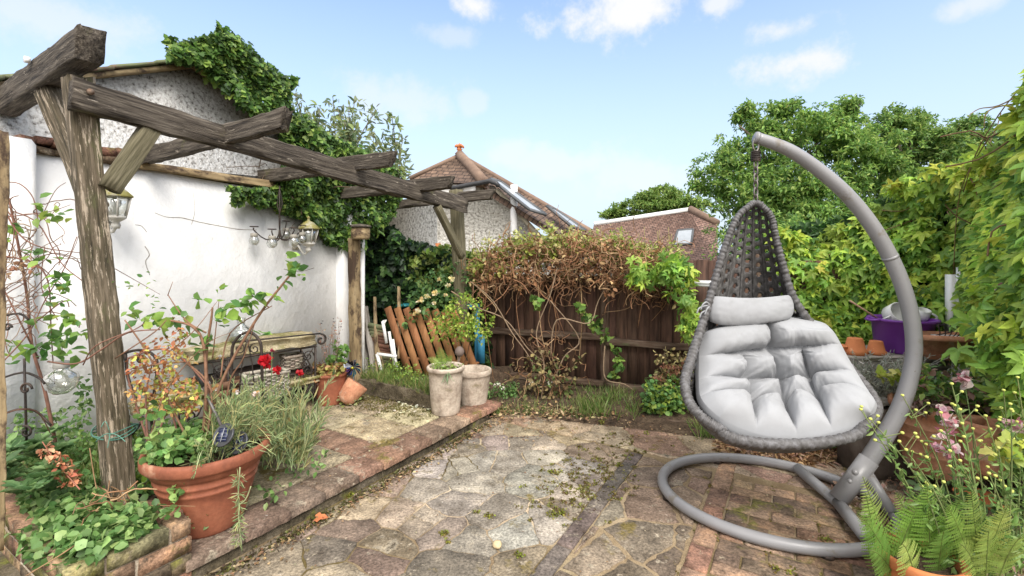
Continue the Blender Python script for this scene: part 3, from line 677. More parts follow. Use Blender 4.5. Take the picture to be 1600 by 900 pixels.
# chain, spring, hooks belong to the hanging chair
EX = P(1181, 228, AY).x
root = thing('egg_chair', 'hanging grey rattan egg chair with perforated pointed back', 'hanging chair', P(1220, 690, 2.5))
ck = MB()
def link(mb, c, L, W, r, ang, up=UP):
    ax = Vector((math.cos(ang), math.sin(ang), 0)); pts = []
    for i in range(12): t = i*2*math.pi/12; pts.append(Vector(c)+ax*math.cos(t)*W+UP*math.sin(t)*L)
    mb.tube(pts, r, 6, closed=True, smooth=1)
zt = P(0, 228, AY).z; zb = P(0, 318, AY).z
m_chain = mat('steel_chain', [(.12,.10,.09), (.3,.28,.26)], 30, rough=.4, bump=.2, metallic=.8)
link(ck, (EX, AY, zt+.005), .035, .016, .005, 0)
zz = P(0, 257, AY).z
ck.build('shackle', m_chain, root, smooth=True)
for i in range(6): ck = MB(); link(ck, (EX, AY, zz-i*.038), .026, .012, .0045, (i % 2)*1.57+.3); ck.build('chain_link', m_chain, root, smooth=True)

sp = MB(); zs = P(0, 236, AY).z; sp.tube([(EX+.022*math.cos(i*.8), AY+.022*math.sin(i*.8), zs-i*.0012) for i in range(48)], .0045, 6, smooth=1); sp.build('spring', m_metal, root, smooth=True)
def rowpts(L, M, R, n):
    C = (L+R)/2; W = (R-L)/2; D = M-C
    return [C+W*math.sin(s*math.pi/2)+D*math.cos(s*math.pi/2) for s in [(-1+2*i/(n-1)) for i in range(n)]]
SH = [((1176,318,2.54),(1181,316,2.56),(1186,318,2.54)), ((1153,338,2.53),(1181,328,2.60),(1205,338,2.54)), ((1136,375,2.52),(1182,371,2.64),(1213,372,2.54)), ((1122,420,2.50),(1184,415,2.68),(1224,415,2.54)),
      ((1108,470,2.48),(1187,470,2.74),(1240,465,2.54)), ((1093,520,2.43),(1194,535,2.84),(1272,512,2.53)), ((1079,562,2.36),(1202,595,2.88),(1312,557,2.47)),
      ((1070,598,2.28),(1212,650,2.78),(1347,597,2.37)), ((1078,630,2.2),(1222,690,2.5),(1368,628,2.25)), ((1100,655,2.14),(1230,706,2.26),(1367,650,2.16)), ((1128,672,2.11),(1240,694,2.06),(1347,668,2.11))]
def interp_rows(keys, k):
    cols3 = [[P(*r[j]) for r in keys] for j in range(3)]; o = []
    for c in cols3: o.append(crom(c, [0]*len(c), k)[0])
    return list(zip(*o))
kr = interp_rows(SH, 20); NS = 145
rows = [rowpts(a, b, c, NS) for a, b, c in kr]
sh = MB(); m = NS; pts = [p for r in rows for p in r]; fs = []
for i in range(len(rows)-1):
    for k in range(NS-1):
        s = k/(NS-1)
        a = k % 16-8; wq = max(2.2, min(5.5, 260/max(30, i))); hole = ((a/wq)**2+((((i+(0 if (k//16) % 2 else 3)) % 6)-2)/1.5)**2 <= 1 and 14 < i < 140)
        if not hole: fs.append((i*m+k, i*m+k+1, (i+1)*m+k+1, (i+1)*m+k))
sh.poly(pts, fs); o = sh.build('woven_shell', m_wick, root, smooth=True)
md = o.modifiers.new('s', 'SOLIDIFY'); md.thickness = .012; md.offset = 0
rb = MB()
for k in range(16, NS-1, 16):                 # upright canes
    rb.tube([rows[i][k]+Vector((0, -.008, 0)) for i in range(6, len(rows)-12, 6)], .007, 7, smooth=2)
rb.build('canes', m_wick, root, smooth=True)
rim = [rows[i][0] for i in range(0, len(rows), 8)]+[rows[-1][k] for k in range(12, NS-1, 14)]+[rows[i][-1] for i in range(len(rows)-1, -1, -8)]
n_ = len(rim); rp, rr_ = crom(rim, [.026]*n_, 12, True)
rr_ = [.016+.007*min(1, max(0, (1.5-p.z)/.6))+.0016*(1 if i % 4 < 2 else -1)+.0015*math.sin(i*.9) for i, p in enumerate(rp)]
q = MB(); q.tube(rp, rr_, 12, smooth=1, closed=True, wob=.025); q.build('rim', m_rim, root, smooth=True)
# ---- cushion
def cushion(name, mt, keys, T_, puffs, seams, ns=120, kk=26, back=.5, flat=.35, parent=None):
    kr = interp_rows(keys, kk); rows = [[(a+c)/2+(c-a)/2*s_+(b-(a+c)/2)*(1-s_*s_) for s_ in [(-1+2*i/(ns-1)) for i in range(ns)]] for a, b, c in kr]; nr = len(rows); mb = MB()
    fr = []; bkk = []
    for i in range(nr):
        a = []; b = []
        for k in range(ns):
            p = rows[i][k]; du = rows[i][min(k+1, ns-1)]-rows[i][max(k-1, 0)]; dv = rows[min(i+1, nr-1)][k]-rows[max(i-1, 0)][k]
            n = du.cross(dv); n = n.normalized() if n.length > 1e-9 else Vector((0, -1, 0))
            if n.dot(Vector((0, -.7, .7))) < 0: n = -n
            s = -1+2*k/(ns-1); t = i/(nr-1)
            env = max(0, 1-abs(s)**5)*max(0, 1-abs(2*t-1)**6); env = env**.42
            if puffs:
                ws, wt = s+.02*fbm((s*2, t*2, 5.)), t+.012*fbm((s*2.5, t*2, 8.))+.035*abs(s)**2*(.6-t)
                pf = lambda x: (1-(1-min(x, 1))**2)**.6
                fd_ = max(0, min(1, (t-.20)/.14)); fd_ = fd_*fd_*(3-2*fd_); fc = gr_ = 1; ks = 9; kt = 9
                for s0, st0 in ((.03*t*2, 1), (-.50, fd_), (.50+.03*t, fd_)): x = abs(ws-s0)/.24; fc = min(fc, 1-st0*(1-pf(x))); ks = min(ks, x+2*(1-st0))
                for t0 in (.27, .47, .68): x = abs(wt-t0)/.095; st0 = 1-.35*max(0, abs(s)-.7)/.3; gr_ = min(gr_, 1-st0*(1-pf(x))); kt = min(kt, x)
                h = .38+.66*gr_*fc-.22*math.exp(-(ks*ks+kt*kt)*5); kk_ = math.exp(-(ks*ks+kt*kt)*.9)
                h += .05*kk_*math.sin(math.atan2(kt+.01, ks+.01)*9+s*7)*min(1, ks+kt)+.03*fbm((s*3, t*4, 1.), 1.6, 3)+.025*(fbm((s*16, t*3, 4.), 1.3, 3)*math.exp(-kt*1.6)+fbm((s*4, t*22, 6.), 1.3, 3)*math.exp(-ks*1.6))
            else:
                h = 1-.25*math.exp(-((1-abs(s))/.12)**2)+.05*fbm((s*4, t*3, 2.), 1.5, 3)+.05*math.exp(-abs(fbm((s*5, t*3, 4.)))*14)*abs(s)
            h += .06*(1-env)*math.sin(s*34 if abs(2*t-1) > abs(s) else t*46)*(.4+fbm((s*3, t*3, 8)))
            a.append(p+n*(T_*env*max(.12, h))); b.append(p-n*(T_*env*back))
        fr.append(a); bkk.append(b)
    mb.grid(fr); mb.grid([r[::-1] for r in bkk])
    return mb
CU = [((1096,522,2.50),(1186,494,2.60),(1288,506,2.50)), ((1093,540,2.46),(1188,515,2.60),(1304,520,2.47)), ((1092,572,2.41),(1194,560,2.58),(1326,560,2.40)), ((1092,600,2.33),(1206,608,2.50),(1345,592,2.30)),
      ((1094,618,2.26),(1216,645,2.38),(1358,612,2.22)), ((1104,634,2.2),(1226,668,2.26),(1367,628,2.15)), ((1124,652,2.15),(1238,685,2.10),(1358,650,2.12))]
tf = [(0,.28,.9),(-.5,.30,.7),(.02,.50,.9),(-.42,.50,.7),(.5,.46,.8),(.04,.72,.95),(-.45,.74,.75),(.5,.72,.85)]
sm = [(0,0,.02,.28,.45),(0,.28,.02,.50,.55),(.02,.50,.04,.72,.55),(-1,.34,-.5,.30,.4),(-.5,.30,0,.28,.6),(0,.28,.95,.2,.6),(-.95,.56,-.42,.50,.4),(-.42,.50,.02,.50,.5),(.02,.50,.5,.46,.5),(.5,.46,.95,.36,.45),(-.45,.74,.04,.72,.45),(.04,.72,.5,.72,.45),
      (-.5,.30,-.42,.50,.35),(.5,.46,.5,.72,.5),(-.42,.50,-.45,.74,.4),(.5,.72,.95,.78,.4),(.04,.72,.1,1,.4),(.5,.72,.55,1,.4),(-.45,.74,-.5,1,.4),(-.95,.8,-.45,.74,.35),(.5,.20,.5,.46,.25)]
PF = [(-.50,.15,.05),(.50,.13,.06),(-.76,.38,0),(-.26,.39,0),(.27,.37,.02),(.80,.35,0),(-.74,.56,0),(-.24,.57,0),(.27,.56,0),(.76,.55,0),(-.72,.79,.03),(-.24,.81,.04),(.26,.81,.04),(.74,.79,.03)]
o = cushion('seat_cushion', m_cush, CU, .16, PF, [], ns=170, kk=34).build('seat_cushion', m_cush, smooth=True)
tag(o, 'large pale grey tufted cushion filling the seat of the hanging egg chair', 'cushion')
HP = [((1110,463,2.5),(1170,468,2.52),(1234,461,2.56)), ((1109,470,2.49),(1170,474,2.51),(1237,468,2.55)), ((1108,483,2.48),(1170,486,2.49),(1239,477,2.54)), ((1107,495,2.48),(1170,495,2.49),(1238,487,2.54)), ((1110,503,2.49),(1170,500,2.51),(1234,491,2.55))]
root = thing('head_pillow', 'small oblong pale grey head pillow tied above the seat cushion', 'pillow', P(1172, 500, 2.5))
cushion('pillow', m_cush, HP, .046, [], [], ns=60, kk=8, back=.6).build('cover', m_cush, root, smooth=True)
q = MB(); a = P(1110, 478, 2.47)
for (x, y) in [(1098, 476), (1104, 484), (1092, 482), (1096, 489)]: q.tube([a, P((1110+x)/2, y-4, 2.45), P(x, y, 2.44), P(x-3, y+8, 2.44)], .004, 5, (.8, .8, .8))
q.build('tie', m_cush, root, smooth=True)

# ================================================================ pots
def pot(name, label, c, rt, rb, h, mt, lip=.025, lh=.06, ribs=(), soil=True, cat='plant pot', group=None, thin=.012, n=40, M=None):
    root = thing(name, label, cat, c, group); q = MB()
    pr = [(0, 0), (rb*.96, 0), (rb, .008)]
    for i in range(1, 9):
        z = (h-lh)*i/9; r = rb+(rt-lip-rb)*(z/(h-lh))**.92; pr.append((r, z))
        if i in ribs: pr += [(r+.006, z+.006), (r+.006, z+.014), (r+.002, z+.018)]
    r1 = rt-lip
    pr += [(r1, h-lh), (rt-lip*.35, h-lh+.004), (rt, h-lh*.7), (rt, h-lh*.25), (rt-.004, h-.004), (rt-.012, h), (rt-.012-thin, h-.005), (rt-.02-thin, h-lh), (rt-.025-thin, h-lh-.03)]
    if not soil: pr += [(rb, .03), (0, .03)]
    q.lathe(c, pr, n, M=M, wob=.004); q.build('pot', mt, root, smooth=True)
    if soil:
        q = MB(); q.lathe(Vector(c)+UP*0, [(rt-.022-thin, h-lh*.8), (rt*.5, h-lh*.6), (0, h-lh*.5)], 24, wob=.02, M=M); q.build('soil', m_soil, root, smooth=True)
    return root
BP = Vector((-1.475, 2.27, TZ))
pot('large_terracotta_pot', 'large wide terracotta pot spilling plants at the near end of the terrace', BP, .268, .145, .385, m_terr, lip=.035, lh=.065, ribs=(6, 7))
TP = Vector((-1.585, 4.08, TZ)); pot('terracotta_pot', 'round glazed terracotta pot of bronze foliage beside the iron table', TP, .152, .105, .275, m_terr, lip=.012, lh=.03)
B1 = Vector((-.545, 3.84, TZ)); pot('weathered_pot', 'tall pale weathered pot at the corner of the terrace step', B1, .155, .115, .385, m_beige, lip=.014, lh=.04)
B2 = Vector((-.34, 4.12, TZ-.04)); pot('weathered_pot', 'squat pale pot tucked behind the tall weathered one on the step', B2, .16, .11, .33, m_beige, lip=.01, lh=.05, soil=False)
# right-hand pots
pot('ribbed_pot', 'big ribbed clay pot full of plants on the right behind the pink flowers', Vector((2.53, 2.75, .12)), .25, .17, .40, m_terr2, lip=.012, lh=.05, ribs=(3, 5, 7))
pot('plain_pot', 'plain empty terracotta pot in front of the big ribbed one at the right', Vector((2.48, 2.44, .26)), .112, .085, .26, m_terr2, lip=.008, lh=.05, soil=False)
pot('fern_pot', 'orange terracotta pot half hidden behind the ferns at bottom right', Vector((1.66, 1.90, -.02)), .15, .10, .2, m_terr3, lip=.012, lh=.05)
q = MB(); q.lathe(Vector((2.36, 2.36, .14)), [(0, 0), (.08, 0), (.10, .03), (.097, .034), (.075, .012), (0, .012)], 30); tag(q.build('saucer', m_terr3, smooth=True), 'orange clay saucer lying below the plain empty pot', 'saucer')
pot('small_pot', 'small round clay pot at the far right edge beside the empty one', Vector((2.62, 2.3, .22)), .09, .07, .14, m_terr2, lip=.008, lh=.03)

# ---- staging bench with pots
BZ = .68; BY = 3.3
m_gwood = mat('silvered_wood', [(.14,.12,.10), (.28,.25,.22), (.40,.37,.33)], 4, (1, 8, 8), rough=.95, bump=.7, spots=[((.10,.09,.05), 4, (1, 3, 3), .56, .68)])
root = thing('staging_bench', 'silvered wooden staging bench carrying pots behind the swing stand', 'bench', (2.7, BY, 0))
bx0 = P(1300, 560, BY).x; bx1 = P(1500, 560, BY).x
for i in range(4):
    y = BY-.03+i*.11; tim('slat', (bx0, y, BZ-.015), (bx1, y+rnd(-.01, .01), BZ-.015), .095, .03, m_gwood, root, rough=.003)
tim('front_rail', (bx0+.02, BY-.06, BZ-.065), (bx1-.02, BY-.06, BZ-.065), .025, .07, m_gwood, root, rough=.003)
for x in (bx0+.06, bx1-.08):
    for y in (BY-.02, BY+.3): tim('leg', (x, y, 0), (x, y, BZ-.035), .055, .055, m_gwood, root, up=D2, rough=.003)
wb = MB(); x0 = P(1335, 700, 2.95).x; x1 = P(1440, 700, 2.95).x
for i in range(2): wb.box(Matrix.Translation((x0+.06+i*.06, 2.98, .12)), .05, .05, .36, (.26, .23, .2))
m_conc = mat('dark_block', [(.07,.055,.045), (.14,.11,.09), (.2,.17,.14)], 6, rough=.95, bump=.7)
tag(wb.build('wooden_stakes', m_gwood), 'pair of short silvered wooden stakes under the right side of the chair', 'stakes')
q = MB(); q.box(Matrix.Translation((2.36, 3.0, .2)), .36, .26, .44, None, .01); tag(q.build('stone_block', m_conc), 'dark rough stone block standing behind the foot of the swing arm', 'block')
q = MB(); q.box(Matrix.Translation((2.47, 3.08, .47)), .72, .34, .05, None, .012); tag(q.build('stone_slab', mat('pale_slab', [(.3,.29,.27), (.5,.49,.46), (.6,.6,.58)], 14, rough=.95, bump=.8)), 'pale rough slab shelf below the silvery plant', 'slab')
# purple tub
m_purple = mat('purple_plastic', [(.15,.035,.27), (.18,.05,.32)], 4, rough=.4, bump=.05, spec=.4)
TB = P(1410, 552, 3.42); TB.z = BZ
root = thing('purple_tub', 'purple plastic tub on the staging bench behind the swing stand', 'tub', TB)
q = MB(); q.lathe(TB, [(0, 0), (.155, 0), (.165, .01), (.185, .22), (.21, .228), (.212, .242), (.188, .244), (.178, .23), (.155, .02), (0, .02)], 36); q.build('tub', m_purple, root, smooth=True)
for s in (-1, 1):
    q = MB(); q.tube([TB+Vector((s*.205, -.05, .236)), TB+Vector((s*.245, -.03, .232)), TB+Vector((s*.245, .03, .232)), TB+Vector((s*.205, .05, .236))], .009, 8); q.build('handle', m_purple, root, smooth=True)
m_cer = mat('white_ceramic', [(.6,.6,.57), (.72,.72,.69)], 8, rough=.3, bump=.05, spec=.5)
def mug(label, c, r, h, M, cat='mug'):
    root = thing('mug', label, cat, c); q = MB(); q.lathe(c, [(0, 0), (r*.8, 0), (r, .012), (r, h), (r-.008, h+.002), (r-.012, .015), (0, .015)], 24, M=M); q.build('cup', m_cer, root, smooth=True)
    q = MB(); pts = [Vector(c)+M @ Vector((-r*1.0-.038*math.sin(t), 0, h*.5+h*.3*math.cos(t))) for t in np.linspace(0.05, math.pi-.05, 9)]; q.tube(pts, .007, 7, smooth=2); q.build('handle', m_cer, root, smooth=True)
Mt = Matrix.Rotation(math.radians(62), 4, 'X') @ Matrix.Rotation(math.radians(20), 4, 'Z')
mug('white mug lying on its side in the purple tub', TB+Vector((-.035, .06, .245)), .075, .10, Mt)
mug('second white cup at the right rim of the purple tub behind the arm', TB+Vector((.15, .02, .235)), .045, .075, Matrix.Rotation(.4, 4, 'X') @ Matrix.Rotation(2.4, 4, 'Z'))
q = MB(); q.tube([TB+Vector((-.15, 0, .22)), P(1328, 470, 3.35)], [.006, .006], 6, (.45, .28, .2), 1); tag(q.build('cane', m_stem), 'thin pinkish cane leaning out of the purple tub', 'cane')
for (px, r, h, py, lb_) in [(1336, .066, .115, 553, 'upturned terracotta pot nearest the chair on the staging bench'), (1369, .055, .095, 554, 'smaller upturned terracotta pot beside the purple tub')]:
    c = P(px, py, 3.32); c.z = BZ; root = thing('upturned_pot', lb_, 'plant pot', c, 'upturned terracotta pots')
    q = MB(); q.lathe(c, [(r, 0), (r+.006, .003), (r+.006, h*.26), (r-.001, h*.27), (r*.72, h*.97), (r*.68, h), (r*.2, h), (0, h-.004)], 28); q.build('pot', m_terr3, root, smooth=True)
c = P(1311, 548, 3.36); c.z = BZ; pot('small_dish_pot', 'small low clay pot against the seat cushion on the bench end', c, .06, .045, .06, m_terr3, lip=.005, lh=.015)
# trough
root = thing('trough_planter', 'rectangular pale terracotta trough planter in the creeper at the right', 'planter', P(1480, 560, 3.05))
c = P(1492, 560, 3.1); q = MB(); prof = []
def rrect(w, d, z): return [Vector((x*w/2, y*d/2, z)) for x, y in ((-1, -1), (1, -1), (1, 1), (-1, 1))]
rings = [rrect(.33, .17, 0), rrect(.44, .21, .125), rrect(.47, .24, .127), rrect(.47, .24, .16), rrect(.43, .2, .16), rrect(.40, .18, .03)]
Mz = Matrix.Rotation(-.35, 4, 'Z'); pts = [c+Mz @ p for r in rings for p in r]; fs = [(a*4+k, a*4+(k+1) % 4, a*4+4+(k+1) % 4, a*4+4+k) for a in range(5) for k in range(4)]+[(3, 2, 1, 0), (20, 21, 22, 23)]
q.poly(pts, fs); q.build('trough', m_terr2, root)
q = MB(); q.box(Matrix.Translation(c+Vector((.05, -.01, .12))) @ Mz, .30, .13, .05, None, .01); q.build('white_filling', m_cer, root)
# wire rack
root = MB(); a = P(1462, 524, 3.15); b2 = P(1535, 508, 3.0)
for i in range(9):
    t = i/8; p = a.lerp(b2, t); root.tube([p+Vector((0, .02, -.05)), p+Vector((0, -.03, .0)), p+Vector((0, -.02, .07)), p+Vector((.02, .0, .075))], .0035, 5)
root.tube([a, b2], .004, 5, smooth=1); root.tube([a+UP*.06, b2+UP*.07], .004, 5, smooth=1)
tag(root.build('wire_rack', m_metal), 'dark bent wire plant rack standing behind the trough planter', 'wire rack')
q = MB(); q.box(Matrix.Translation(P(1490, 478, 3.35)), .075, .05, .45, None, .002); q.box(Matrix.Translation(P(1530, 500, 3.42)), .34, .02, .40); q.box(Matrix.Translation(P(1500, 462, 3.3)), .03, .03, .4)
tag(q.build('painted_screen', m_white), 'white painted frame and panel glimpsed through the creeper', 'frame')

# ================================================================ iron table and terrace clutter
m_sand = mat('mossy_stone', grain=(90, .3), cols= [(.28,.22,.12), (.44,.37,.23), (.54,.47,.32)], scale=9, rough=.98, bump=1, bscale=45, dist=.012, spots=[((.19,.18,.055), 5, (1, 1, 1), .48, .6), ((.13,.1,.06), 8, (1, 1, 1), .6, .7)])
TA = P(291, 541, 3.3); TBb = P(492, 531, 3.95); TA.z = TBb.z = .665; td = (TBb-TA).normalized(); tn = Vector((-td.y, td.x, 0))
tag(timber(TA+tn*.12, TBb+tn*.12, .30, .085, rough=.012, endr=.02)[0].build('mossy_slab', m_sand, M=timber(TA+tn*.12, TBb+tn*.12, .30, .085)[1], smooth=True), 'thick mossy stone slab laid along the top of the iron table', 'slab')
def scroll(mb, c, ax, r, turns=1.3, flip=1, start=0., w=.006, ay=UP):
    pts = []
    for i in range(18):
        t = i/17; a = start+flip*t*turns*2*math.pi; R = r*(1-.8*t); pts.append(Vector(c)+ax*math.cos(a)*R+ay*math.sin(a)*R)
    mb.tube(pts, w, 6, smooth=1)
root = thing('iron_table', 'wrought iron side table with scrolled ends and wire shelves along the white wall', 'table', (TA+TBb)/2*Vector((1, 1, 0)) if False else Vector(((TA.x+TBb.x)/2, (TA.y+TBb.y)/2, TZ)))
TL_ = (TBb-TA).length
def tp(s, d, z): p = TA+td*(s*TL_)+tn*d; p.z = z; return p
q = MB()
for d in (-.03, .27): q.tube([tp(.02, d, .61), tp(1.0, d, .615)], .009, 6, smooth=1)
q.tube([tp(.3, -.045, .735), tp(.85, -.045, .725), tp(1.03, -.045, .72)], .007, 6, smooth=1); scroll(q, tp(1.035, -.045, .665), td, .05, 1.1, -1, math.pi/2, .009); q.build('top_rail', m_metal, root, smooth=True)
for s in (.28, .99):
    for d in (-.03, .27): q = MB(); q.tube([tp(s, d, TZ), tp(s, d, .62)], .009, 6, smooth=1); q.build('leg', m_metal, root)
for (s, z1) in ((.28, .4), (.99, .4)):
    q = MB(); 
    for d in (.0,):
        for (ds, z, r, fl, st) in [(-.06, .54, .05, 1, 0), (-.06, .42, .05, -1, math.pi), (-.09, .48, .03, 1, 1.5), (-.13, .33, .06, 1, .6), (-.05, .24, .045, -1, 2.)]: scroll(q, tp(s, d-.03, z)+td*ds, td, r, 1.4, fl, st, .005)
        q.tube([tp(s-.13, -.03, .61), tp(s-.03, -.03, .40), tp(s-.1, -.03, .2)], .005, 5)
        q.tube([tp(s-.02, -.03, .60), tp(s-.12, -.03, .43), tp(s-.0, -.03, .22)], .005, 5)
    q.build('scrollwork', m_metal, root, smooth=True)
for (z, s0, s1) in ((.48, .05, .62), (.2, .05, 1.0), (.41, .6, 1.)):
    q = MB()
    for i in range(9): d = -.03+i*.0375; q.tube([tp(s0, d, z), tp(s1, d, z)], .0045, 5, smooth=1)
    for s in (s0, s1): q.tube([tp(s, -.03, z), tp(s, .27, z)], .007, 5, smooth=1)
    q.build('wire_shelf', m_metal, root)
m_shelf = mat('grey_stone_base', [(.34,.31,.27), (.46,.43,.39), (.52,.5,.46)], 7, rough=.9, bump=.4)
for (s, z0, z1, w_, lb_) in [(.10, TZ, .47, .14, 'pale stone pedestal under the left of the iron table'), (.57, TZ, .34, .16, 'pale stone pedestal under the middle of the iron table behind the wicker basket')]:
    q = MB(); c = tp(s, .14, (z0+z1)/2); M = frame(c, c+td); q.box(M, w_, .16, z1-z0, None, .004); tag(q.build('pedestal', m_shelf), lb_, 'pedestal')
tag(timber(tp(.66, .06, .32), tp(1.02, .06, .345), .2, .05, rough=.01)[0].build('mossy_slab', m_sand, M=timber(tp(.66, .06, .32), tp(1.02, .06, .345), .2, .05)[1]), 'mossy slab on the lower shelf at the right end of the iron table', 'slab')
q = MB(); c = tp(.27, .0, .37); M = frame(c, c+td)
for i in range(3): q.box(M @ Matrix.Translation((0, -.07, -.06+i*.06)), .24, .012, .055, None, .002); q.box(M @ Matrix.Translation((0, .07, -.06+i*.06)), .24, .012, .055, None, .002); q.box(M @ Matrix.Translation((-.12, 0, -.06+i*.06)), .012, .14, .055); q.box(M @ Matrix.Translation((.12, 0, -.06+i*.06)), .012, .14, .055)
q.box(M @ Matrix.Translation((0, 0, -.09)), .24, .14, .01); tag(q.build('wooden_crate', mat('crate', [(.14,.075,.045), (.22,.12,.07)], 6, rough=.8)), 'brown wooden crate on the iron table shelf', 'crate')
m_wbask = mat('whitewashed_wicker', [(.5,.48,.45), (1,1,1), (1.1,1.1,1.1)], 30, attr=True, rough=.9, bump=.8, bscale=80)
def basket(c, w, d, h, dr, colr, label):
    q = MB(); M = frame(c, Vector(c)+dr); nx = int(w/.018); nzz = int(h/.013)
    for (ax, L, off) in (('x', w, -d/2), ('x', w, d/2), ('y', d, -w/2), ('y', d, w/2)):
        k = int(L/.03)
        for j in range(nzz):
            for i in range(k):
                o_ = .004 if (i+j) % 2 else -.004; x = -L/2+(i+.5)*L/k; z = -h/2+(j+.5)*h/nzz
                if ax == 'x': q.box(M @ Matrix.Translation((x, off+o_, z)), L/k*1.05, .01, h/nzz*.8, vary(colr, .25))
                else: q.box(M @ Matrix.Translation((off+o_, x, z)), .01, L/k*1.05, h/nzz*.8, vary(colr, .25))
    for s in (-1, 1): q.box(M @ Matrix.Translation((0, s*d/2, h/2)), w+.02, .022, .02, vary(colr)); q.box(M @ Matrix.Translation((s*w/2, 0, h/2)), .022, d+.02, .02, vary(colr))
    q.box(M @ Matrix.Translation((0, 0, -h/2)), w, d, .01, colr)
    return tag(q.build('wicker_basket', m_wbask), label, 'basket', 'wicker baskets on the iron table')
basket(P(414, 601, 3.42), .27, .16, .17, td, (.42, .38, .31), 'larger whitewashed wicker basket low in front of the iron table')
basket(tp(.82, .06, .50), .14, .12, .10, td, (.34, .29, .23), 'smaller grey wicker basket up under the slab of the iron table')
# glass demijohn
root_c = tp(.42, .12, .71)
q = MB(); q.lathe(root_c, [(0, 0), (.075, .0), (.092, .03), (.095, .06), (.075, .095), (.035, .12), (.028, .13), (.028, .165), (.034, .168), (.034, .18), (.027, .18), (.024, .13), (.07, .09), (.088, .06), (.07, .01), (0, .008)], 32)
tag(q.build('glass_jar', m_glass, smooth=True), 'round clear glass jar with a short neck standing on the mossy table slab', 'jar')
# iron chair
root = thing('iron_chair', 'iron garden chair with an arched back in front of the iron table', 'chair', P(388, 720, 2.95))
cy = 2.95
def cp_(px, py, Y=cy): return P(px, py, Y)
q = MB(); q.tube([cp_(362, 690), cp_(362, 570), cp_(366, 535), cp_(386, 519), cp_(404, 530), cp_(409, 560), cp_(410, 690)], .009, 6, smooth=4)
q.build('back_frame', m_metal, root, smooth=True)
q = MB()
for (x, y) in ((374, 545), (398, 545)): scroll(q, cp_(x, y), Vector((1, 0, 0)), .035, 1.3, 1 if x > 380 else -1, 1.5, .004)
q.tube([cp_(372, 640), cp_(378, 570), cp_(386, 530)], .004, 5); q.tube([cp_(400, 640), cp_(394, 570), cp_(386, 530)], .004, 5); q.tube([cp_(363, 600), cp_(410, 600)], .005, 5, smooth=1); q.build('back_scrollwork', m_metal, root, smooth=True)
q = MB()
for s in (-1, 1):
    for i in range(7): pass
zs_ = .50; sx0 = cp_(362, 640).x; sx1 = cp_(410, 640).x
for i in range(7): x = sx0+(sx1-sx0)*i/6; q.tube([(x, cy, zs_-.06), (x, cy-.3, zs_-.06)], .004, 5, smooth=1)
q.tube([(sx0, cy, zs_-.06), (sx0, cy-.3, zs_-.06), (sx1, cy-.3, zs_-.06), (sx1, cy, zs_-.06)], .007, 5, smooth=1); q.build('seat', m_metal, root)
for (x, y) in ((sx0, cy), (sx1, cy), (sx0, cy-.3), (sx1, cy-.3)): q = MB(); q.tube([(x, y, TZ), (x, y, zs_-.06)], .009, 6, smooth=1); q.build('leg', m_metal, root)
# mossy bench
root = thing('mossy_bench', 'low iron bench with a moss covered stone seat behind the big terracotta pot', 'bench', P(262, 680, 2.9))
a = P(206, 636, 2.72); b2 = P(316, 616, 2.98)
mb, M = timber(a, b2, .24, .05, rough=.012, endr=.02); mb.build('seat', m_sand, root, M=M, smooth=True)
for c in (a.lerp(b2, .1), a.lerp(b2, .92)):
    q = MB()
    for sgn in (-1, 1):
        q.tube([c+Vector((0, sgn*.08, -.03)), (c.x+.02, c.y+sgn*.1, TZ)], .008, 6, smooth=1)
    scroll(q, c+Vector((.01, -.09, -.1)), Vector((.8, .6, 0)), .06, 1.2, 1, 1.5, .006); q.tube([c+Vector((-.06, -.1, -.03)), c+Vector((.04, -.1, -.13)), c+Vector((.1, -.1, -.03))], .006, 5, smooth=2)
    q.build('leg', m_metal, root, smooth=True)
q = MB(); a2 = P(190, 553, 2.9); q.tube([a2, P(215, 547, 2.9), P(236, 552, 2.9), P(246, 570, 2.9), P(240, 620, 2.9)], .009, 6); scroll(q, P(220, 562, 2.9), Vector((1, 0, 0)), .03, 1.1, 1, 0, .008); q.tube([P(196, 553, 2.9), P(200, 590, 2.9), P(216, 632, 2.85)], .009, 6); q.build('armrest', m_metal, root, smooth=True)
# terracotta fragment, foil pinwheel
q = MB(); c = P(551, 622, 4.05); Mr = Matrix.Translation(c+UP*.07) @ Matrix.Rotation(math.radians(35), 4, 'Y') @ Matrix.Rotation(math.radians(-20), 4, 'X')
q.lathe((0, 0, 0), [(.05, -.12), (.08, -.08), (.10, .06), (.095, .07), (.07, -.07), (.04, -.1)], 18, M=None, wob=.03)
q.v = [tuple(Mr @ Vector(p)) for p in q.v]; tag(q.build('fallen_pot', m_terr2), 'broken brown clay pot lying on its side beside the terracotta pot', 'pot')
root = thing('foil_pinwheel', 'shiny blue and silver foil pinwheel ornament beside the bronze foliage', 'pinwheel', P(552, 590, 4.12))
m_foil = mat('foil', [(.7,.7,.7), (1,1,1)], 20, attr=True, rough=.2, metallic=.7)
q = MB(); c = P(553, 573, 4.05)
for i in range(16):
    a = i*math.pi/8+rnd(-.1, .1); r = rnd(.055, .09); t1 = a+.35; cl = random.choice([(.03,.06,.25), (.03,.35,.5), (.5,.52,.6), (.08,.03,.15), (.02,.02,.05)])
    q.poly([c, c+Vector((math.cos(a)*r, -.02-rnd(0, .04), math.sin(a)*r)), c+Vector((math.cos(t1)*r*.8, -.05, math.sin(t1)*r*.8))], [(0, 1, 2)], cl)
q.build('sails', m_foil, root)
q = MB(); q.lathe(c+Vector((0, -.04, -.012)), [(0, 0), (.012, .003), (.017, .012), (.012, .021), (0, .024)], 12, (.45, .42, .05)); q.build('hub', m_foil, root, smooth=True)
q = MB(); q.tube([c, P(552, 615, 4.08)], .005, 5, (.3, .3, .3), 1); q.build('stick', m_stem, root)

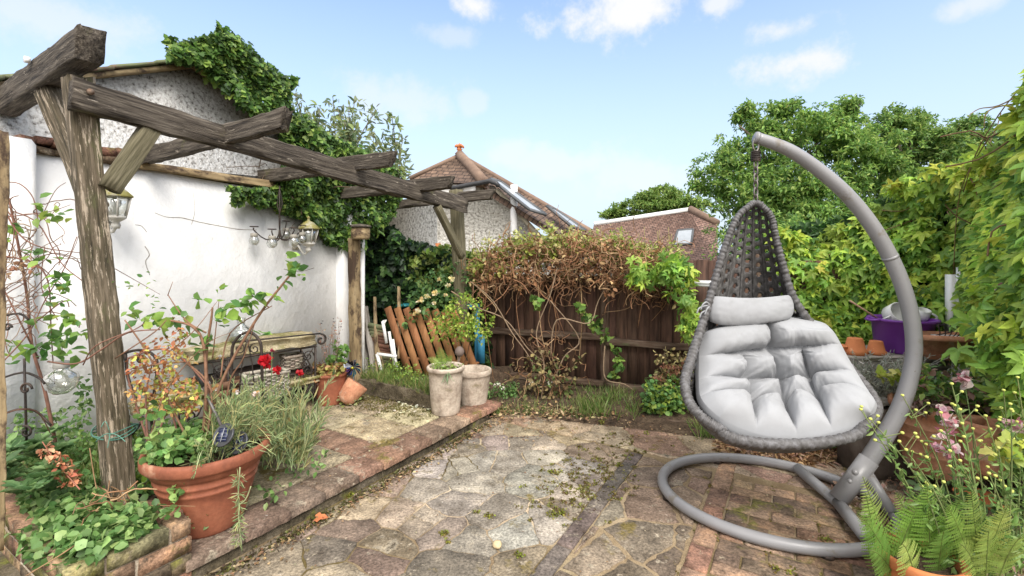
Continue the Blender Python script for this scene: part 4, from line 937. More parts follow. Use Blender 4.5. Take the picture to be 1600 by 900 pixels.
# ================================================================ lanterns, chandelier
m_lant = mat('aged_white_metal', [(.40,.38,.33), (.58,.56,.51), (.64,.63,.59)], 12, rough=.6, bump=.3, spots=[((.30,.24,.11), 8, (1, 1, 1), .52, .64)])
m_brass = mat('lantern_roof', [(.36,.33,.24), (.5,.47,.38)], 10, rough=.7, bump=.4, spots=[((.30,.27,.08), 6, (1, 1, 1), .45, .58)])
def hexr(c, r, z, n=6, ph=.3): return [Vector(c)+Vector((r*math.cos(ph+k*2*math.pi/n), r*math.sin(ph+k*2*math.pi/n), z)) for k in range(n)]
def hexloft(mb, c, prof):
    pts = [p for r, z in prof for p in hexr(c, r, z)]; n = 6
    fs = [(i*n+k, i*n+(k+1) % n, (i+1)*n+(k+1) % n, (i+1)*n+k) for i in range(len(prof)-1) for k in range(n)]+[tuple(range(n))[::-1], tuple((len(prof)-1)*n+k for k in range(n))]
    mb.poly(pts, fs)
cL = onu(181, 322, -3.62)
root = thing('wall_lantern', 'old white wall lantern partly hidden by the near pergola post', 'lantern', cL, 'wall lanterns')
q = MB(); hexloft(q, cL, [(.092, .055), (.095, .062), (.04, .115), (.012, .13), (.010, .15), (.016, .155), (.004, .17)]); q.build('roof', m_brass, root)
q = MB(); hexloft(q, cL, [(.052, -.065), (.078, .055)]); q.build('glass', m_glass, root)
q = MB()
for a, b2 in zip(hexr(cL, .054, -.065), hexr(cL, .08, .055)): q.tube([a, b2], .005, 5, smooth=1)
q.build('frame', m_lant, root)
q = MB(); hexloft(q, cL, [(.02, -.14), (.028, -.12), (.02, -.1), (.045, -.085), (.058, -.075), (.058, -.062)]); q.build('base', m_lant, root)
q = MB(); q.lathe(cL+UP*-.06, [(0, 0), (.016, 0), (.016, .05), (.03, .07), (.026, .1), (0, .11)], 14); q.build('bulb', m_cer, root, smooth=True)
q = MB(); wd = -D2; q.tube([cL+UP*-.13, cL+wd*.06+UP*-.16, cL+wd*.13+UP*-.1, cL+wd*.18+UP*-.06], .01, 7); q.box(frame(cL+wd*.175+UP*-.06, cL+wd*.3+UP*-.06), .02, .07, .12); q.build('bracket', m_lant, root, smooth=True)
cR = onu(482, 368, -3.62)
dup(root, Matrix.Translation(cR), 'old white wall lantern beside the hanging jar chandelier')
hp = onv(437, 296, 2.32); hy = hp.y
root = thing('jar_chandelier', 'hanging iron chandelier holding small round glass jars in front of the white wall', 'chandelier', hp)
q = MB(); e = P(437, 372, hy)
for s in (-1, 1): q.tube([hp, P(437+s*4, 318, hy), P(437, 333, hy), P(437, 360, hy), P(437+s*4, 372, hy)], .005, 6)
q.tube([hp+UP*.03, P(437, 360, hy)], .006, 6, smooth=1); q.build('hook', m_metal, root, smooth=True)
JJ = [(397, 376, -.12), (412, 369, .14), (425, 380, -.16), (447, 367, .16), (459, 378, -.16), (472, 374, .12)]
for (jx, jy, dy) in JJ:
    jc = P(jx, jy, hy+dy*.0)+Vector((0, dy, 0)); top = P(jx, jy-18, hy+dy); jc = P(jx, jy, hy+dy)
    q = MB(); mid = e.lerp(top, .55)-UP*.05; q.tube([P(437, 358, hy), P(437, 372, hy), mid, Vector((top.x, top.y, top.z-.01)), top+UP*.01], .005, 6); q.build('arm', m_metal, root, smooth=True)
    q = MB(); q.tube([top+UP*.02+Vector((.03*math.cos(t), .03*math.sin(t), 0)) for t in np.linspace(0, 6.28, 13)[:-1]], .004, 5, closed=True, smooth=1); q.build('ring_holder', m_metal, root, smooth=True)
    jar = MB(); jar.lathe(jc, [(0, -.04), (.02, -.038), (.036, -.02), (.04, 0), (.033, .02), (.022, .03), (.022, .04)], 18); jo = jar.build('jar', m_silver, root, smooth=True)
    q = MB(); q.lathe(jc, [(.024, .03), (.027, .032), (.027, .056), (.02, .06), (0, .06)], 16, (.28, .26, .22)); q.build('lid', m_col, jo, smooth=True)
# globe jar hanging in the climber at left
g0 = P(96, 594, 2.25); root = thing('hanging_globe', 'ribbed glass globe jar hanging in the climber at far left', 'jar', g0)
q = MB(); q.lathe(g0, [(0, -.065), (.03, -.062), (.058, -.035), (.068, 0), (.06, .03), (.035, .05), (.028, .055), (.028, .075)], 26); q.build('globe', m_silver, root, smooth=True)
q = MB(); q.lathe(g0, [(.03, .06), (.032, .062), (.032, .088), (.026, .092), (0, .092)], 20, (.4, .39, .36)); q.build('lid', m_col, root, smooth=True)
q = MB(); q.tube([g0+UP*.09, P(98, 530, 2.25)], .002, 4, (.2, .18, .15), 1); q.build('wire', m_stem, root)
# solar lights in the big pot
def solar(label, px, py, Y, stick):
    c = P(px, py, Y); root = thing('solar_light', label, 'solar light', c, 'solar lights in the big terracotta pot')
    tl = Matrix.Translation(c) @ Matrix.Rotation(math.radians(58), 4, 'X') @ Matrix.Rotation(math.radians(-12), 4, 'Y')
    q = MB(); q.lathe((0, 0, 0), [(0, -.025), (.03, -.022), (.048, -.006), (.052, .004), (.048, .009), (.046, .007)], 30, (.05, .052, .058)); q.poly([Vector((.046*math.cos(t), .046*math.sin(t), .006)) for t in np.linspace(0, 6.28, 31)[:-1]], [tuple(range(30))], (.05, .052, .058))
    q.v = [tuple(tl @ Vector(p)) for p in q.v]; q.build('housing', m_blk, root)
    q = MB()
    for i in (-1, 1): q.box(tl @ Matrix.Translation((i*.0145, 0, .0085)), .026, .058, .003, (.015, .02, .06))
    for i in range(4): q.box(tl @ Matrix.Translation((0, -.021+i*.014, .0105)), .053, .0009, .001, (.3, .32, .36))
    q.box(tl @ Matrix.Translation((0, 0, .0095)), .003, .06, .002, (.35, .36, .38)); q.build('solar_panel', m_blk, root)
    q = MB(); q.tube([P(*s) for s in stick], .009, 8, (.035, .035, .037), 1); q.build('stake', m_blk, root)
m_blk = mat('black_plastic', [(.9,.9,.9), (1.1,1.1,1.1)], 5, attr=True, rough=.35, spec=.5, bump=0)
solar('round black solar light facing out at the front of the big terracotta pot', 350, 680, 2.12, [(349, 700, 2.16), (349, 730, 2.18)])
solar('second black solar light just behind the first in the big terracotta pot', 372, 692, 2.2, [(371, 705, 2.22), (370, 732, 2.24)])
q = MB(); q.tube([P(311, 586, 2.25), P(328, 628, 2.2), P(347, 668, 2.15)], [.009, .007, .007], 8, (.10, .09, .085), 1); q.tube([P(308, 580, 2.25), P(320, 604, 2.23)], .014, 10, (.03, .03, .03), 1)
tag(q.build('torch_stake', m_blk), 'slanting metal stake with a black grip stuck in the big terracotta pot', 'stake')
# twine round the near post
q = MB(); c0 = P(180, 675, 2.2)
for dz in (0, .008, .02): q.tube([c0+Vector((.085*math.cos(t), .085*math.sin(t), dz+.012*math.sin(t*2+dz*90))) for t in np.linspace(0, 6.28, 17)[:-1]], .0028, 5, (.07, .17, .13), closed=True, smooth=1)
for (x, y) in [(150, 690), (196, 690), (168, 700), (158, 668)]: q.tube([P(172, 677, 2.08), P((172+x)/2, y-10, 2.07), P(x, y, 2.06)], .0022, 4, (.1, .22, .17))
tag(q.build('garden_twine', m_stem), 'green garden twine tied round the near pergola post', 'twine')

# ---- leaning gate and odds and ends behind it
root = thing('leaning_gate', 'orange brown slatted gate panel leaning on the grassy bed below the far post', 'gate panel', P(650, 580, 4.6))
bl = P(640, 584, 4.55); br = P(775, 594, 4.45); tl_ = P(606, 480, 4.75); gx = (br-bl).normalized(); gz = (tl_-bl)
gl = gz.length; gz.normalize()
for i in range(8):
    t = i*.098; a = bl+gx*t; b2 = a+gz*gl; q = MB(); M = frame(a, b2, up=gx.cross(gz)); q.box(M @ Matrix.Translation((gl/2, 0, 0)), gl, .07, .018, vary((.30,.14,.06), .2), .003); q.build('slat', m_board, root)
for f_ in (.22, .8):
    q = MB(); a = bl+gz*gl*f_+Vector((0, .03, 0))-gx*.02; q.bar(a, a+gx*.76, .07, .022, up=gz, col=(.24,.11,.05)); q.build('rail', m_board, root)
wch = thing('white_metal_chair', 'old white metal frame leaning to the left of the orange gate panel', 'frame', P(600, 580, 4.6))
q = MB()
for pts, r in [([(598,502),(604,536)], .016), ([(608,518),(616,570)], .014), ([(589,553),(620,557)], .016), ([(589,553),(598,588)], .018), ([(598,502),(603,500),(600,507)], .01), ([(614,530),(622,590)], .012)]:
    q.tube([P(x, y, 4.62) for x, y in pts], r, 8, smooth=1)
q.build('tubes', m_white, wch)
for (a, b2, w_, c_, lb_) in [((571, 478), (586, 590), .06, m_gwood, 'tall pale grey plank leaning behind the wooden pole'), ((568, 520), (574, 590), .07, m_gwood, 'short wide grey plank beside the taller one'), ((586, 464), (589, 590), .03, m_coping, 'thin brown cane stake standing among the leaning planks'),
                           ((580, 505), (602, 592), .028, m_coping, 'slim brown batten slanting beside the planks'), ((623, 448), (624, 560), .03, m_coping, 'narrow stake rising behind the top of the gate panel')]:
    mb, M = timber(P(a[0], a[1], 4.85), P(b2[0], b2[1], 4.6), w_, .02, up=Vector((0, 1, 0)) if False else D2, rough=.003); tag(mb.build('plank', c_, M=M), lb_, 'plank', 'planks leaning behind the terrace')
q = MB()
for i in range(12):
    t = i/11; p = P(588+t*16, 510+t*66, 4.75); M = Matrix.Translation(p) @ Matrix.Rotation(.2, 4, 'Y'); q.box(M, .17, .02, .045, vary((.16,.08,.055), .25), .003)
tag(q.build('roof_tiles', m_tile), 'stack of dark red roof tiles leaning behind the white frame', 'tiles')
m_blue = mat('blue_plastic', [(.03,.16,.30), (.05,.24,.38)], 5, rough=.5, bump=.1)
q = MB(); c = P(745, 500, 4.85); q.tube([P(747, 640, 4.75), P(745, 475, 4.75)], [.03, .03], 14, smooth=1); q.box(Matrix.Translation(P(738, 479, 4.72)), .1, .06, .05); q.box(Matrix.Translation(P(752, 545, 4.7)), .07, .05, .28)
tag(q.build('blue_drum', m_blue), 'blue plastic container showing behind the far pergola post', 'container')
q = MB(); q.lathe(P(633, 478, 5.0), [(0, 0), (.11, 0), (.12, .02), (0, .03)], 20); tag(q.build('teal_dish', mat('teal_plastic', [(.03,.24,.27)], 5, rough=.5, bump=0), smooth=True), 'teal lid showing just above the leaning gate', 'lid')
q = MB(); c = P(718, 550, 4.0); q.lathe(c-UP*.04, [(0, 0), (.022, .004), (.038, .022), (.042, .042), (.036, .066), (.018, .084), (0, .09)], 20); q.tube([c-UP*.03, P(713, 588, 3.95)], .006, 6, smooth=1)
tag(q.build('ball_ornament', mat('dark_ball', [(.10,.07,.06), (.17,.13,.11)], 12, rough=.6, bump=.3), smooth=True), 'dark ball ornament on a stick between the two weathered pots', 'ornament')

# ================================================================ neighbours' houses
def tile_mat(name, sx, sy, cols):
    m = bpy.data.materials.new(name); m.use_nodes = True; t = m.node_tree; t.nodes.clear(); L = t.links
    o = nd(t, 'ShaderNodeOutputMaterial'); b = nd(t, 'ShaderNodeBsdfPrincipled'); b.inputs['Roughness'].default_value = .9; tcn = nd(t, 'ShaderNodeTexCoord')
    br = nd(t, 'ShaderNodeTexBrick'); br.inputs['Scale'].default_value = 1; br.inputs['Brick Width'].default_value = sx; br.inputs['Row Height'].default_value = sy; br.inputs['Mortar Size'].default_value = .011
    br.inputs['Color1'].default_value = (*cols[0], 1); br.inputs['Color2'].default_value = (*cols[1], 1); br.inputs['Mortar'].default_value = (.03, .02, .018, 1); br.inputs['Mortar Smooth'].default_value = .4
    ns = nd(t, 'ShaderNodeTexNoise'); ns.inputs['Scale'].default_value = 1.6; ns.inputs['Detail'].default_value = 8; mv = nd(t, 'ShaderNodeMix', data_type='RGBA', blend_type='ADD'); mv.inputs['Factor'].default_value = .05
    L.new(tcn.outputs['Object'], ns.inputs['Vector']); L.new(tcn.outputs['Object'], mv.inputs['A']); L.new(ns.outputs['Color'], mv.inputs['B']); L.new(mv.outputs['Result'], br.inputs['Vector'])
    r = nd(t, 'ShaderNodeValToRGB'); r.color_ramp.elements[0].position = .35; r.color_ramp.elements[0].color = (.5, .5, .5, 1); r.color_ramp.elements[1].position = .68; r.color_ramp.elements[1].color = (1.5, 1.45, 1.35, 1)
    n2 = nd(t, 'ShaderNodeTexNoise'); n2.inputs['Scale'].default_value = 5; n2.inputs['Detail'].default_value = 10; n2.inputs['Roughness'].default_value = .75; L.new(tcn.outputs['Object'], n2.inputs['Vector']); L.new(n2.outputs['Fac'], r.inputs[0])
    mx = nd(t, 'ShaderNodeMix', data_type='RGBA', blend_type='MULTIPLY'); mx.inputs['Factor'].default_value = 1; L.new(br.outputs['Color'], mx.inputs['A']); L.new(r.outputs[0], mx.inputs['B']); L.new(mx.outputs['Result'], b.inputs['Base Color'])
    bp = nd(t, 'ShaderNodeBump'); bp.inputs['Distance'].default_value = .05; bp.inputs['Strength'].default_value = 1; L.new(br.outputs['Color'], bp.inputs['Height']); L.new(bp.outputs[0], b.inputs['Normal']); L.new(b.outputs[0], o.inputs[0])
    return m
m_roofA = tile_mat('roof_tiles_brown', .20, .115, ((.12,.078,.058), (.20,.135,.10)))
m_roofB = tile_mat('roof_tiles_red', .17, .10, ((.17,.10,.08), (.27,.175,.145)))
m_sky_glass = mat('window_glass', [(.25,.28,.31), (.34,.37,.40)], 2, rough=.06, bump=0, spec=1.)
m_ridge = mat('ridge_tile', [(.15,.10,.075), (.24,.165,.12)], 5, rough=.9, bump=.4)
def roofpiece(name, pts, mt, parent, eave, thick=.12):
    """flat roof slope with its own local frame, local x along the eave so the courses run level"""
    pts = [Vector(p) for p in pts]; x = (Vector(eave[1])-Vector(eave[0])).normalized(); n = (pts[1]-pts[0]).cross(pts[2]-pts[0]).normalized()
    if n.z < 0: n = -n
    x = (x-n*x.dot(n)).normalized(); y = n.cross(x); M = Matrix((x, y, n)).transposed().to_4x4(); M.translation = pts[0]; I = M.inverted()
    l = [I @ p for p in pts]; l = [Vector((p.x, p.y, 0)) for p in l]; k = len(l); mb = MB()
    mb.poly([p for p in l]+[p-Vector((0, 0, thick)) for p in l], [tuple(range(k)), tuple(range(k, 2*k))[::-1]]+[(i, (i+1) % k, k+(i+1) % k, k+i) for i in range(k)])
    return mb.build(name, mt, parent, M=M), M, n
def rayplane(px, py, p0, n):
    o = Vector((0, 0, H)); d = Vector(((px-800)/F, 1, (395-py)/F)); return o+d*((Vector(p0)-o).dot(n)/d.dot(n))
HY = 11.
root = thing('neighbour_house', 'pebble dashed house with tiled hipped roof, clay finial and two long skylights behind the fence', 'house', P(740, 640, HY))
# walls
q = MB(); pts = [P(596, 322, HY+1), P(770, 285, HY), P(778, 297, HY), P(868, 396, HY), P(596, 322, HY+1)]
def wallpoly(mb, P2, depth=.3):
    k = len(P2); back = [p+Vector((0, depth, 0)) for p in P2]; mb.poly(P2+back, [tuple(range(k)), tuple(range(k, 2*k))[::-1]]+[(i, (i+1) % k, k+(i+1) % k, k+i) for i in range(k)])
zg = 0.
wl_ = [P(683, 288, HY), P(772, 290, HY), P(880, 408, HY), ]; a = wl_[2].copy(); a.z = zg; b2 = wl_[0].copy(); b2.z = zg; wallpoly(q, [wl_[0], wl_[1], wl_[2], a, b2], 4)
q.build('wall', m_pebfar, root)
q = MB(); c0 = P(683, 294, HY+.0); c1 = P(590, 330, HY+2.2); c0 = c0+Vector((0, .05, 0)); wallpoly(q, [c1, c0, Vector((c0.x, c0.y, zg)), Vector((c1.x, c1.y, zg))], .3); q.build('side_wall', m_pebfar, root)
# roofs
AP = P(718, 243, HY+.9); EL = P(640, 279, HY+1.3); EC = P(757, 288, HY-.25)
roofpiece('roof', [AP, P(640, 281, HY+.9), EC], m_roofA, root, (P(640, 281, HY+.9), EC))
R1, R2 = AP, P(948, 376, HY+.4)
E1, E2 = P(768, 284, HY-.25), P(880, 402, HY-.4)
rp_, Mr_, nr_ = roofpiece('roof', [R1, R2, P(962, 392, HY+.1), E2, E1], m_roofA, root, (E1-Vector((0, .6, 0)), E1+Vector((.5, 1.5, 0))))
EC2 = E1
q = MB(); q.tube([AP+UP*.02, AP.lerp(EC, .5)+UP*.05, EC+UP*.04], [.12, .12, .13], 10, smooth=2); q.build('hip_tiles', m_ridge, root, smooth=True)
q = MB(); q.tube([R1, R2, P(962, 392, HY+.1)], [.07, .07, .07], 8, smooth=1); q.build('ridge_tiles', m_ridge, root, smooth=True)
q = MB(); q.tube([AP, P(640, 279, HY+.9)], .06, 8, smooth=1); q.build('ridge_tiles', m_ridge, root, smooth=True)
m_gut = mat('black_gutter', [(.03,.03,.032), (.05,.05,.052)], 5, rough=.4, bump=0)
q = MB(); q.tube([P(650, 298, HY+.5), P(712, 293, HY-.1), P(765, 283, HY-.4), P(779, 291, HY-.45)], .055, 8, smooth=2); q.build('gutter', m_gut, root, smooth=True)
q = MB(); wallpoly(q, [P(672, 296, HY-.06), P(743, 287, HY-.06), P(743, 304, HY-.06), P(672, 306, HY-.06)], .05); q.build('fascia', m_white, root)
m_cream = mat('cream_verge', [(.42,.36,.25), (.55,.5,.4)], 4, rough=.9, bump=.4)
q = MB(); q.bar(P(776, 296, HY-.1), P(876, 405, HY-.1), .14, .10); q.build('verge', m_cream, root)
q = MB(); q.tube([P(803, 402, HY-.2), P(803, 289, HY-.2)], .082, 12, smooth=1); q.tube([P(803, 366, HY-.2), P(803, 364, HY-.2)], .1, 12, smooth=1); q.build('soil_pipe', m_white, root, smooth=True)
f0 = AP+UP*.05; q = MB(); q.lathe(f0, [(.12, 0), (.07, .04), (.05, .08), (.08, .10), (.05, .12), (.045, .16), (.07, .19), (.02, .25), (0, .27)], 12)
for k in range(4): a = k*1.57+.6; q.tube([f0+UP*.14, f0+UP*.20+Vector((.08*math.cos(a), .08*math.sin(a), 0)), f0+UP*.15+Vector((.12*math.cos(a), .12*math.sin(a), 0))], [.035, .035, .02], 6)
q.build('finial', m_terr3, root, smooth=True)
def skylight(parent, n, p0, quad, m_f, label=None):
    pts = [rayplane(x, y, p0, n)+n*.03 for x, y in quad]; q = MB()
    for i in range(4): q.bar(pts[i], pts[(i+1) % 4], .07, .05, up=n, col=(.10, .105, .11))
    fr = q.build('skylight', m_f, parent); q = MB(); q.poly([p+n*.01 for p in pts], [(0, 1, 2, 3)]); q.build('pane', m_sky_glass, fr)
skylight(root, nr_, E1, [(766, 281), (782, 286), (852, 337), (826, 329)], m_col)
skylight(root, nr_, E1, [(853, 323), (868, 330), (914, 362), (893, 356)], m_col)
# small red lean-to roof glimpsed at the foot
q = MB(); q.poly([P(680, 380, 9), P(688, 380, 9), P(700, 402, 9), P(684, 402, 9)], [(0, 1, 2, 3)]); q.build('porch_roof', m_terr3, root)
# far house
FY = 16.
root = thing('far_house', 'distant house roof of red brown tiles with a small skylight between house and trees', 'house', P(1030, 560, FY))
r1, r2, r3, e1, e2 = P(928, 352, FY+2.2), P(1078, 329, FY+2.), P(1121, 350, FY+1.), P(1122, 425, FY-.9), P(900, 425, FY-.9)
ro, Mr2, nr2 = roofpiece('roof', [r1, r2, e1, e2], m_roofB, root, (e2, e1), .1)
q = MB(); q.tube([r1+UP*.04, r2+UP*.04], .09, 8, smooth=1); q.build('ridge_flashing', m_white, root)
q = MB(); q.tube([r2+UP*.06, P(1121, 349, FY+1)], .14, 8, smooth=1); q.build('hip_tiles', m_ridge, root)
q = MB(); q.poly([r2, P(1121, 349, FY+1.), e1], [(0, 1, 2)]); q.build('hip_end', m_roofB, root)
skylight(root, nr2, r1, [(1059, 361), (1083, 359), (1080, 382), (1052, 384)], m_col)
q = MB(); wallpoly(q, [P(905, 420, FY-.5), P(1118, 420, FY-.5), P(1118, 470, FY-.5), P(905, 470, FY-.5)], .3); q.build('wall', m_pebfar, root)

# ================================================================ trees and hedges behind
TREE = [(.10,.20,.05), (.17,.30,.07), (.26,.40,.09), (.36,.48,.12)]
def tree(label, base, trunk_top, blobs, N, size, cols=TREE, w=(2,3,2.5,1.2), limbs=6, T=T_MD, name='broadleaf_tree', group='trees beyond the fence'):
    root = thing(name, label, 'tree', base, group); t = MB(); b0 = Vector(base); t1 = Vector(trunk_top)
    t.tube([b0, b0.lerp(t1, .5)+rv(.15), t1], [.22, .16, .10], 8, (.14, .11, .08), 4)
    for c, r in blobs: t.tube([b0.lerp(t1, rnd(.5, 1)), t1.lerp(Vector(c), .5)+rv(.3), Vector(c)+rv(.3)], [.08, .05, .02], 6, (.14, .11, .08), 3)
    t.build('trunk', m_stem, root, smooth=True); f = MB(); vol = [r[0]*r[1]*r[2] if hasattr(r, '__len__') else r**3 for _, r in blobs]; sv = sum(v**.67 for v in vol)
    for (c, r), v in zip(blobs, vol):
        n = int(N*v**.67/sv); r3 = r if hasattr(r, '__len__') else (r, r, r); k = max(6, n//95)
        o = rs(k); cc = np.array(c)+o*np.array(r3)*(RNG.random((k, 1))**.35)
        for j in range(k):
            rr = rnd(.13, .34)*min(r3)**.5; tw = 1+.35*mnoise.noise(Vector(cc[j])*.7)
            cl = [tuple(x*tw for x in c_) for c_ in cols]; clump(f, cc[j], (rr*1.3, rr*1.2, rr*.7), n//k, T, size, cl, w, up=.8, down=.1, shell=.5)
    for (c, r) in blobs:
        r3 = r if hasattr(r, '__len__') else (r, r, r)
        for j in range(26):
            o = rs(1)[0]; o[2] = abs(o[2]); q = np.array(c)+o*np.array(r3)*rnd(1.02, 1.3); clump(f, q, (.13, .12, .12), 26, T, size*.8, cols, w, up=.6, shell=.7)
    f.build('crown', m_leaf, root); return root
def B(px, py, Y, r): return (tuple(P(px, py, Y)), r)
tree('big light green tree rising behind the tip of the swing arm', P(1235, 640, 12.5), P(1240, 330, 12.5),
     [B(1240,200,12.5,(1.15,1,.55)), B(1190,235,12.3,(1.0,.9,.7)), B(1130,275,12.2,(.75,.8,.55)), B(1290,215,12.6,(1.0,.9,.6)), B(1330,250,12,(1.3,1,.8)), B(1215,300,12,(1.5,1.1,.9)), B(1180,330,11.8,(.9,.9,.9)), B(1290,320,11.7,(1.3,1,.8)), B(1240,370,11.5,(1.6,1,.8)),
      B(1195,390,11.3,(.9,.8,.8)), B(1165,190,12.5,(.22,.3,.4)), B(1325,172,12.5,(.28,.3,.25)), B(1225,178,12.6,(.4,.3,.25))], 38000, .13)
tree('second broad tree to the right behind the creeper with feathery top', P(1430, 640, 13), P(1430, 320, 13),
     [B(1400,225,13,(1.1,1,.6)), B(1450,235,13,(1.1,1,.6)), B(1500,230,13.2,(.8,.8,.5)), B(1545,250,13.2,(.8,.8,.6)), B(1400,290,12.5,(1.5,1,.9)), B(1480,300,12.5,(1.4,1,.9)), B(1360,350,12,(1.4,1,.9)), B(1390,190,13,(.25,.3,.35)), B(1425,192,13,(.3,.3,.25)), B(1520,200,13,(.3,.3,.25))],
     30000, .125, cols=[(.09,.18,.05), (.16,.28,.065), (.24,.36,.09), (.33,.43,.11)])
tree('small distant tree above the far house roof', P(1020, 640, 22), P(1020, 360, 22),
     [B(1030,330,22,(1.3,1,.7)), B(985,330,22,(.8,.8,.4)), B(1065,325,21,(.9,.8,.7)), B(1040,305,22,(.7,.7,.35)), B(955,338,22,(.4,.4,.2)), B(1010,312,22,(.4,.4,.3))], 6000, .2, cols=[(.13,.22,.05), (.2,.31,.07), (.28,.38,.09)], w=(1, 1, 1))
# shrub hedge right behind the creeper
hf = MB()
for i in range(46):
    px = 1150+i*9; clump(hf, P(px, 385+rnd(-25, 12), 7+rnd(-.4, .4)), (.45, .4, .35), 170, T_MD, .07, TREE, (3, 3, 2, 1), up=.8)
tag(hf.build('hedge', m_leaf), 'dark green hedge between the creeper and the tall trees', 'hedge')
# buddleia above the garage ivy
root = thing('buddleia_bush', 'loose grey green buddleia bush rising against the sky above the ivy', 'bush', P(520, 640, 5.6))
f = MB(); st = MB(); BUD = [(.14,.20,.10), (.22,.28,.15), (.30,.34,.21), (.26,.31,.10)]
TIPS = [(462,150),(480,205),(500,165),(520,150),(545,165),(560,195),(590,170),(612,178),(600,215),(575,235),(545,225),(515,215),(600,260),(625,250),(640,262),(630,215),(485,180),(530,245),(570,275),(500,250),(470,230),(610,285),(555,150),(585,205),(450,130),(538,190),(528,172),(605,240)]
for (x, y) in TIPS:
    Y = 5.4+rnd(-.5, .5); b0 = P(540+rnd(-30, 30)+(x-540)*.4, 360, 5.5); e = P(x, y, Y); m1 = b0.lerp(e, .55)+rv(.1)+UP*.1
    st.tube([b0, m1, e], [.012, .008, .003], 5, (.15, .12, .07), 5)
    for k in range(14):
        t = k/14; p = m1.lerp(e, t)+rv(.06); clump(f, p, .075, 7, T_MD if k % 2 else T_LN, .09, BUD, up=.3, down=.1, shell=1)
st.build('stems', m_stem, root, smooth=True); f.build('foliage', m_leaf, root)

# ================================================================ ivy
WN_ = tuple(D2)
f = MB()
def wallfn(off): return lambda x, y: onu(x, y, -3.8+off)
# band on the right slope of the gable
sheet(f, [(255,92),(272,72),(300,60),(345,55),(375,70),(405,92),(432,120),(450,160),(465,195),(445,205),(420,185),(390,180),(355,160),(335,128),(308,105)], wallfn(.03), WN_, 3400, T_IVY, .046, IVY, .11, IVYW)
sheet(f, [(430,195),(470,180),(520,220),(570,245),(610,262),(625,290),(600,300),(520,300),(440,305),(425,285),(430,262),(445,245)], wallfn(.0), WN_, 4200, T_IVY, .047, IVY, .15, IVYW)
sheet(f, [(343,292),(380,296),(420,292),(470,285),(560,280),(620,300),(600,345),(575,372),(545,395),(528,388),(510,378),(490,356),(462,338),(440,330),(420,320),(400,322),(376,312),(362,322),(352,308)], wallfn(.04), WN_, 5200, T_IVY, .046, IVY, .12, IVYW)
for (x, y, r) in [(300,82,.09),(340,82,.12),(380,108,.12),(415,135,.13),(440,175,.12),(475,222,.14),(520,245,.14),(565,268,.14),(600,288,.13)]:
    c = onu(x, y, -3.95); clump(f, c, (r*1.1, r*1.1, r*.8), 260, T_IVY, .048, IVY, IVYW, up=.7, down=.4)
for (x, y) in [(345, 48), (425, 112), (448, 140), (272, 70), (455, 128)]: clump(f, onu(x, y, -3.9), .05, 40, T_IVY, .05, IVY, IVYW)
s_ = MB(); twig_mass(s_, lambda: onu(rnd(400, 580), rnd(250, 330), -3.88), 40, 5, .004, [(.10, .07, .045)])
root = thing('ivy', 'thick ivy climbing over the garage gable and hanging down the white wall', 'ivy', onu(560, 600, -3.8)); f.build('foliage', m_leaf, root); s_.build('stem', m_stem, root)
# ivy over the wall behind the gate
f = MB(); BK = 5.25
def bkfn(x, y): return P(x, y, BK)
sheet(f, [(560,345),(610,350),(640,372),(690,390),(735,395),(765,430),(770,610),(560,610)], bkfn, (0, -1, 0), 9000, T_IVY, .085, [(.02,.045,.018), (.045,.10,.028), (.09,.17,.04), (.018,.035,.018)], .25, [3.2, 2.6, 1.2, 2.6])
sheet(f, [(640,400),(700,380),(745,395),(760,440),(740,470),(690,455),(650,430)], bkfn, (0, -1, 0), 1600, T_OV, .07, [(.20,.26,.05), (.13,.2,.04), (.30,.36,.10)], .3)
q = MB(); q.box(Matrix.Translation(P(650, 520, 5.75)), 1.9, .12, 2.0); root = thing('ivy_screen', 'dark ivy covered wall behind the leaning gate panel', 'ivy', P(650, 620, 5.3)); f.build('foliage', m_leaf, root)
tag(q.build('boundary_wall', m_riser), 'old mossy boundary wall almost hidden under the ivy behind the gate panel', 'wall')

# ---- dead honeysuckle tangle along the fence
BT = [(.24,.12,.06), (.33,.17,.09), (.16,.09,.05), (.38,.25,.14)]
s_ = MB(); f = MB()
def tang(): 
    x = rnd(742, 1060); c = math.sin((x-715)/340*math.pi); y = 432-24*c+random.gauss(0, 19); return P(x, min(475, y), 4.72-(x-800)*.0009+rnd(-.3, .12))
twig_mass(s_, tang, 1300, 5, .0034, BT, .055, .9)
for i in range(16):
    x = rnd(735, 1040); a = P(x, 445, 4.5); b2 = a+Vector((rnd(-.35, .35), rnd(-.1, .05), -rnd(.15, 1.0))); s_.tube([a, a.lerp(b2, .5)+rv(.12), b2], [.005, .004, .002], 4, vary(random.choice(BT)), 4)
for pts in ([(705,455),(745,480),(790,500),(825,545),(850,565)], [(860,560),(870,500),(920,505),(935,470),(960,425)], [(845,630),(850,570),(838,520),(860,460),(870,420)], [(838,640),(832,570),(800,520),(770,470),(735,440)], [(855,625),(880,560),(905,530),(860,470)], [(945,540),(945,590),(975,600),(990,610)]):
    Y = 4.35; s_.tube([P(x, y, Y+rnd(-.05, .05)) for x, y in pts], [.007, .0065, .006, .005, .004][:len(pts)], 6, (.24, .17, .11), 5, wob=.1)
for i in range(150):
    p = tang(); clump(f, p+Vector((0, 0, rnd(-.05, .05))), .09, 16, T_OV, .045, [(.26,.13,.06), (.34,.2,.1), (.2,.1,.05), (.42,.3,.15)], shell=1)
root = thing('dead_honeysuckle', 'brown twiggy tangle of dead honeysuckle heaped along the fence top', 'climber', P(850, 640, 4.4)); s_.build('stems', m_stem, root, smooth=True); f.build('dry_leaves', m_dry, root)
g = MB()
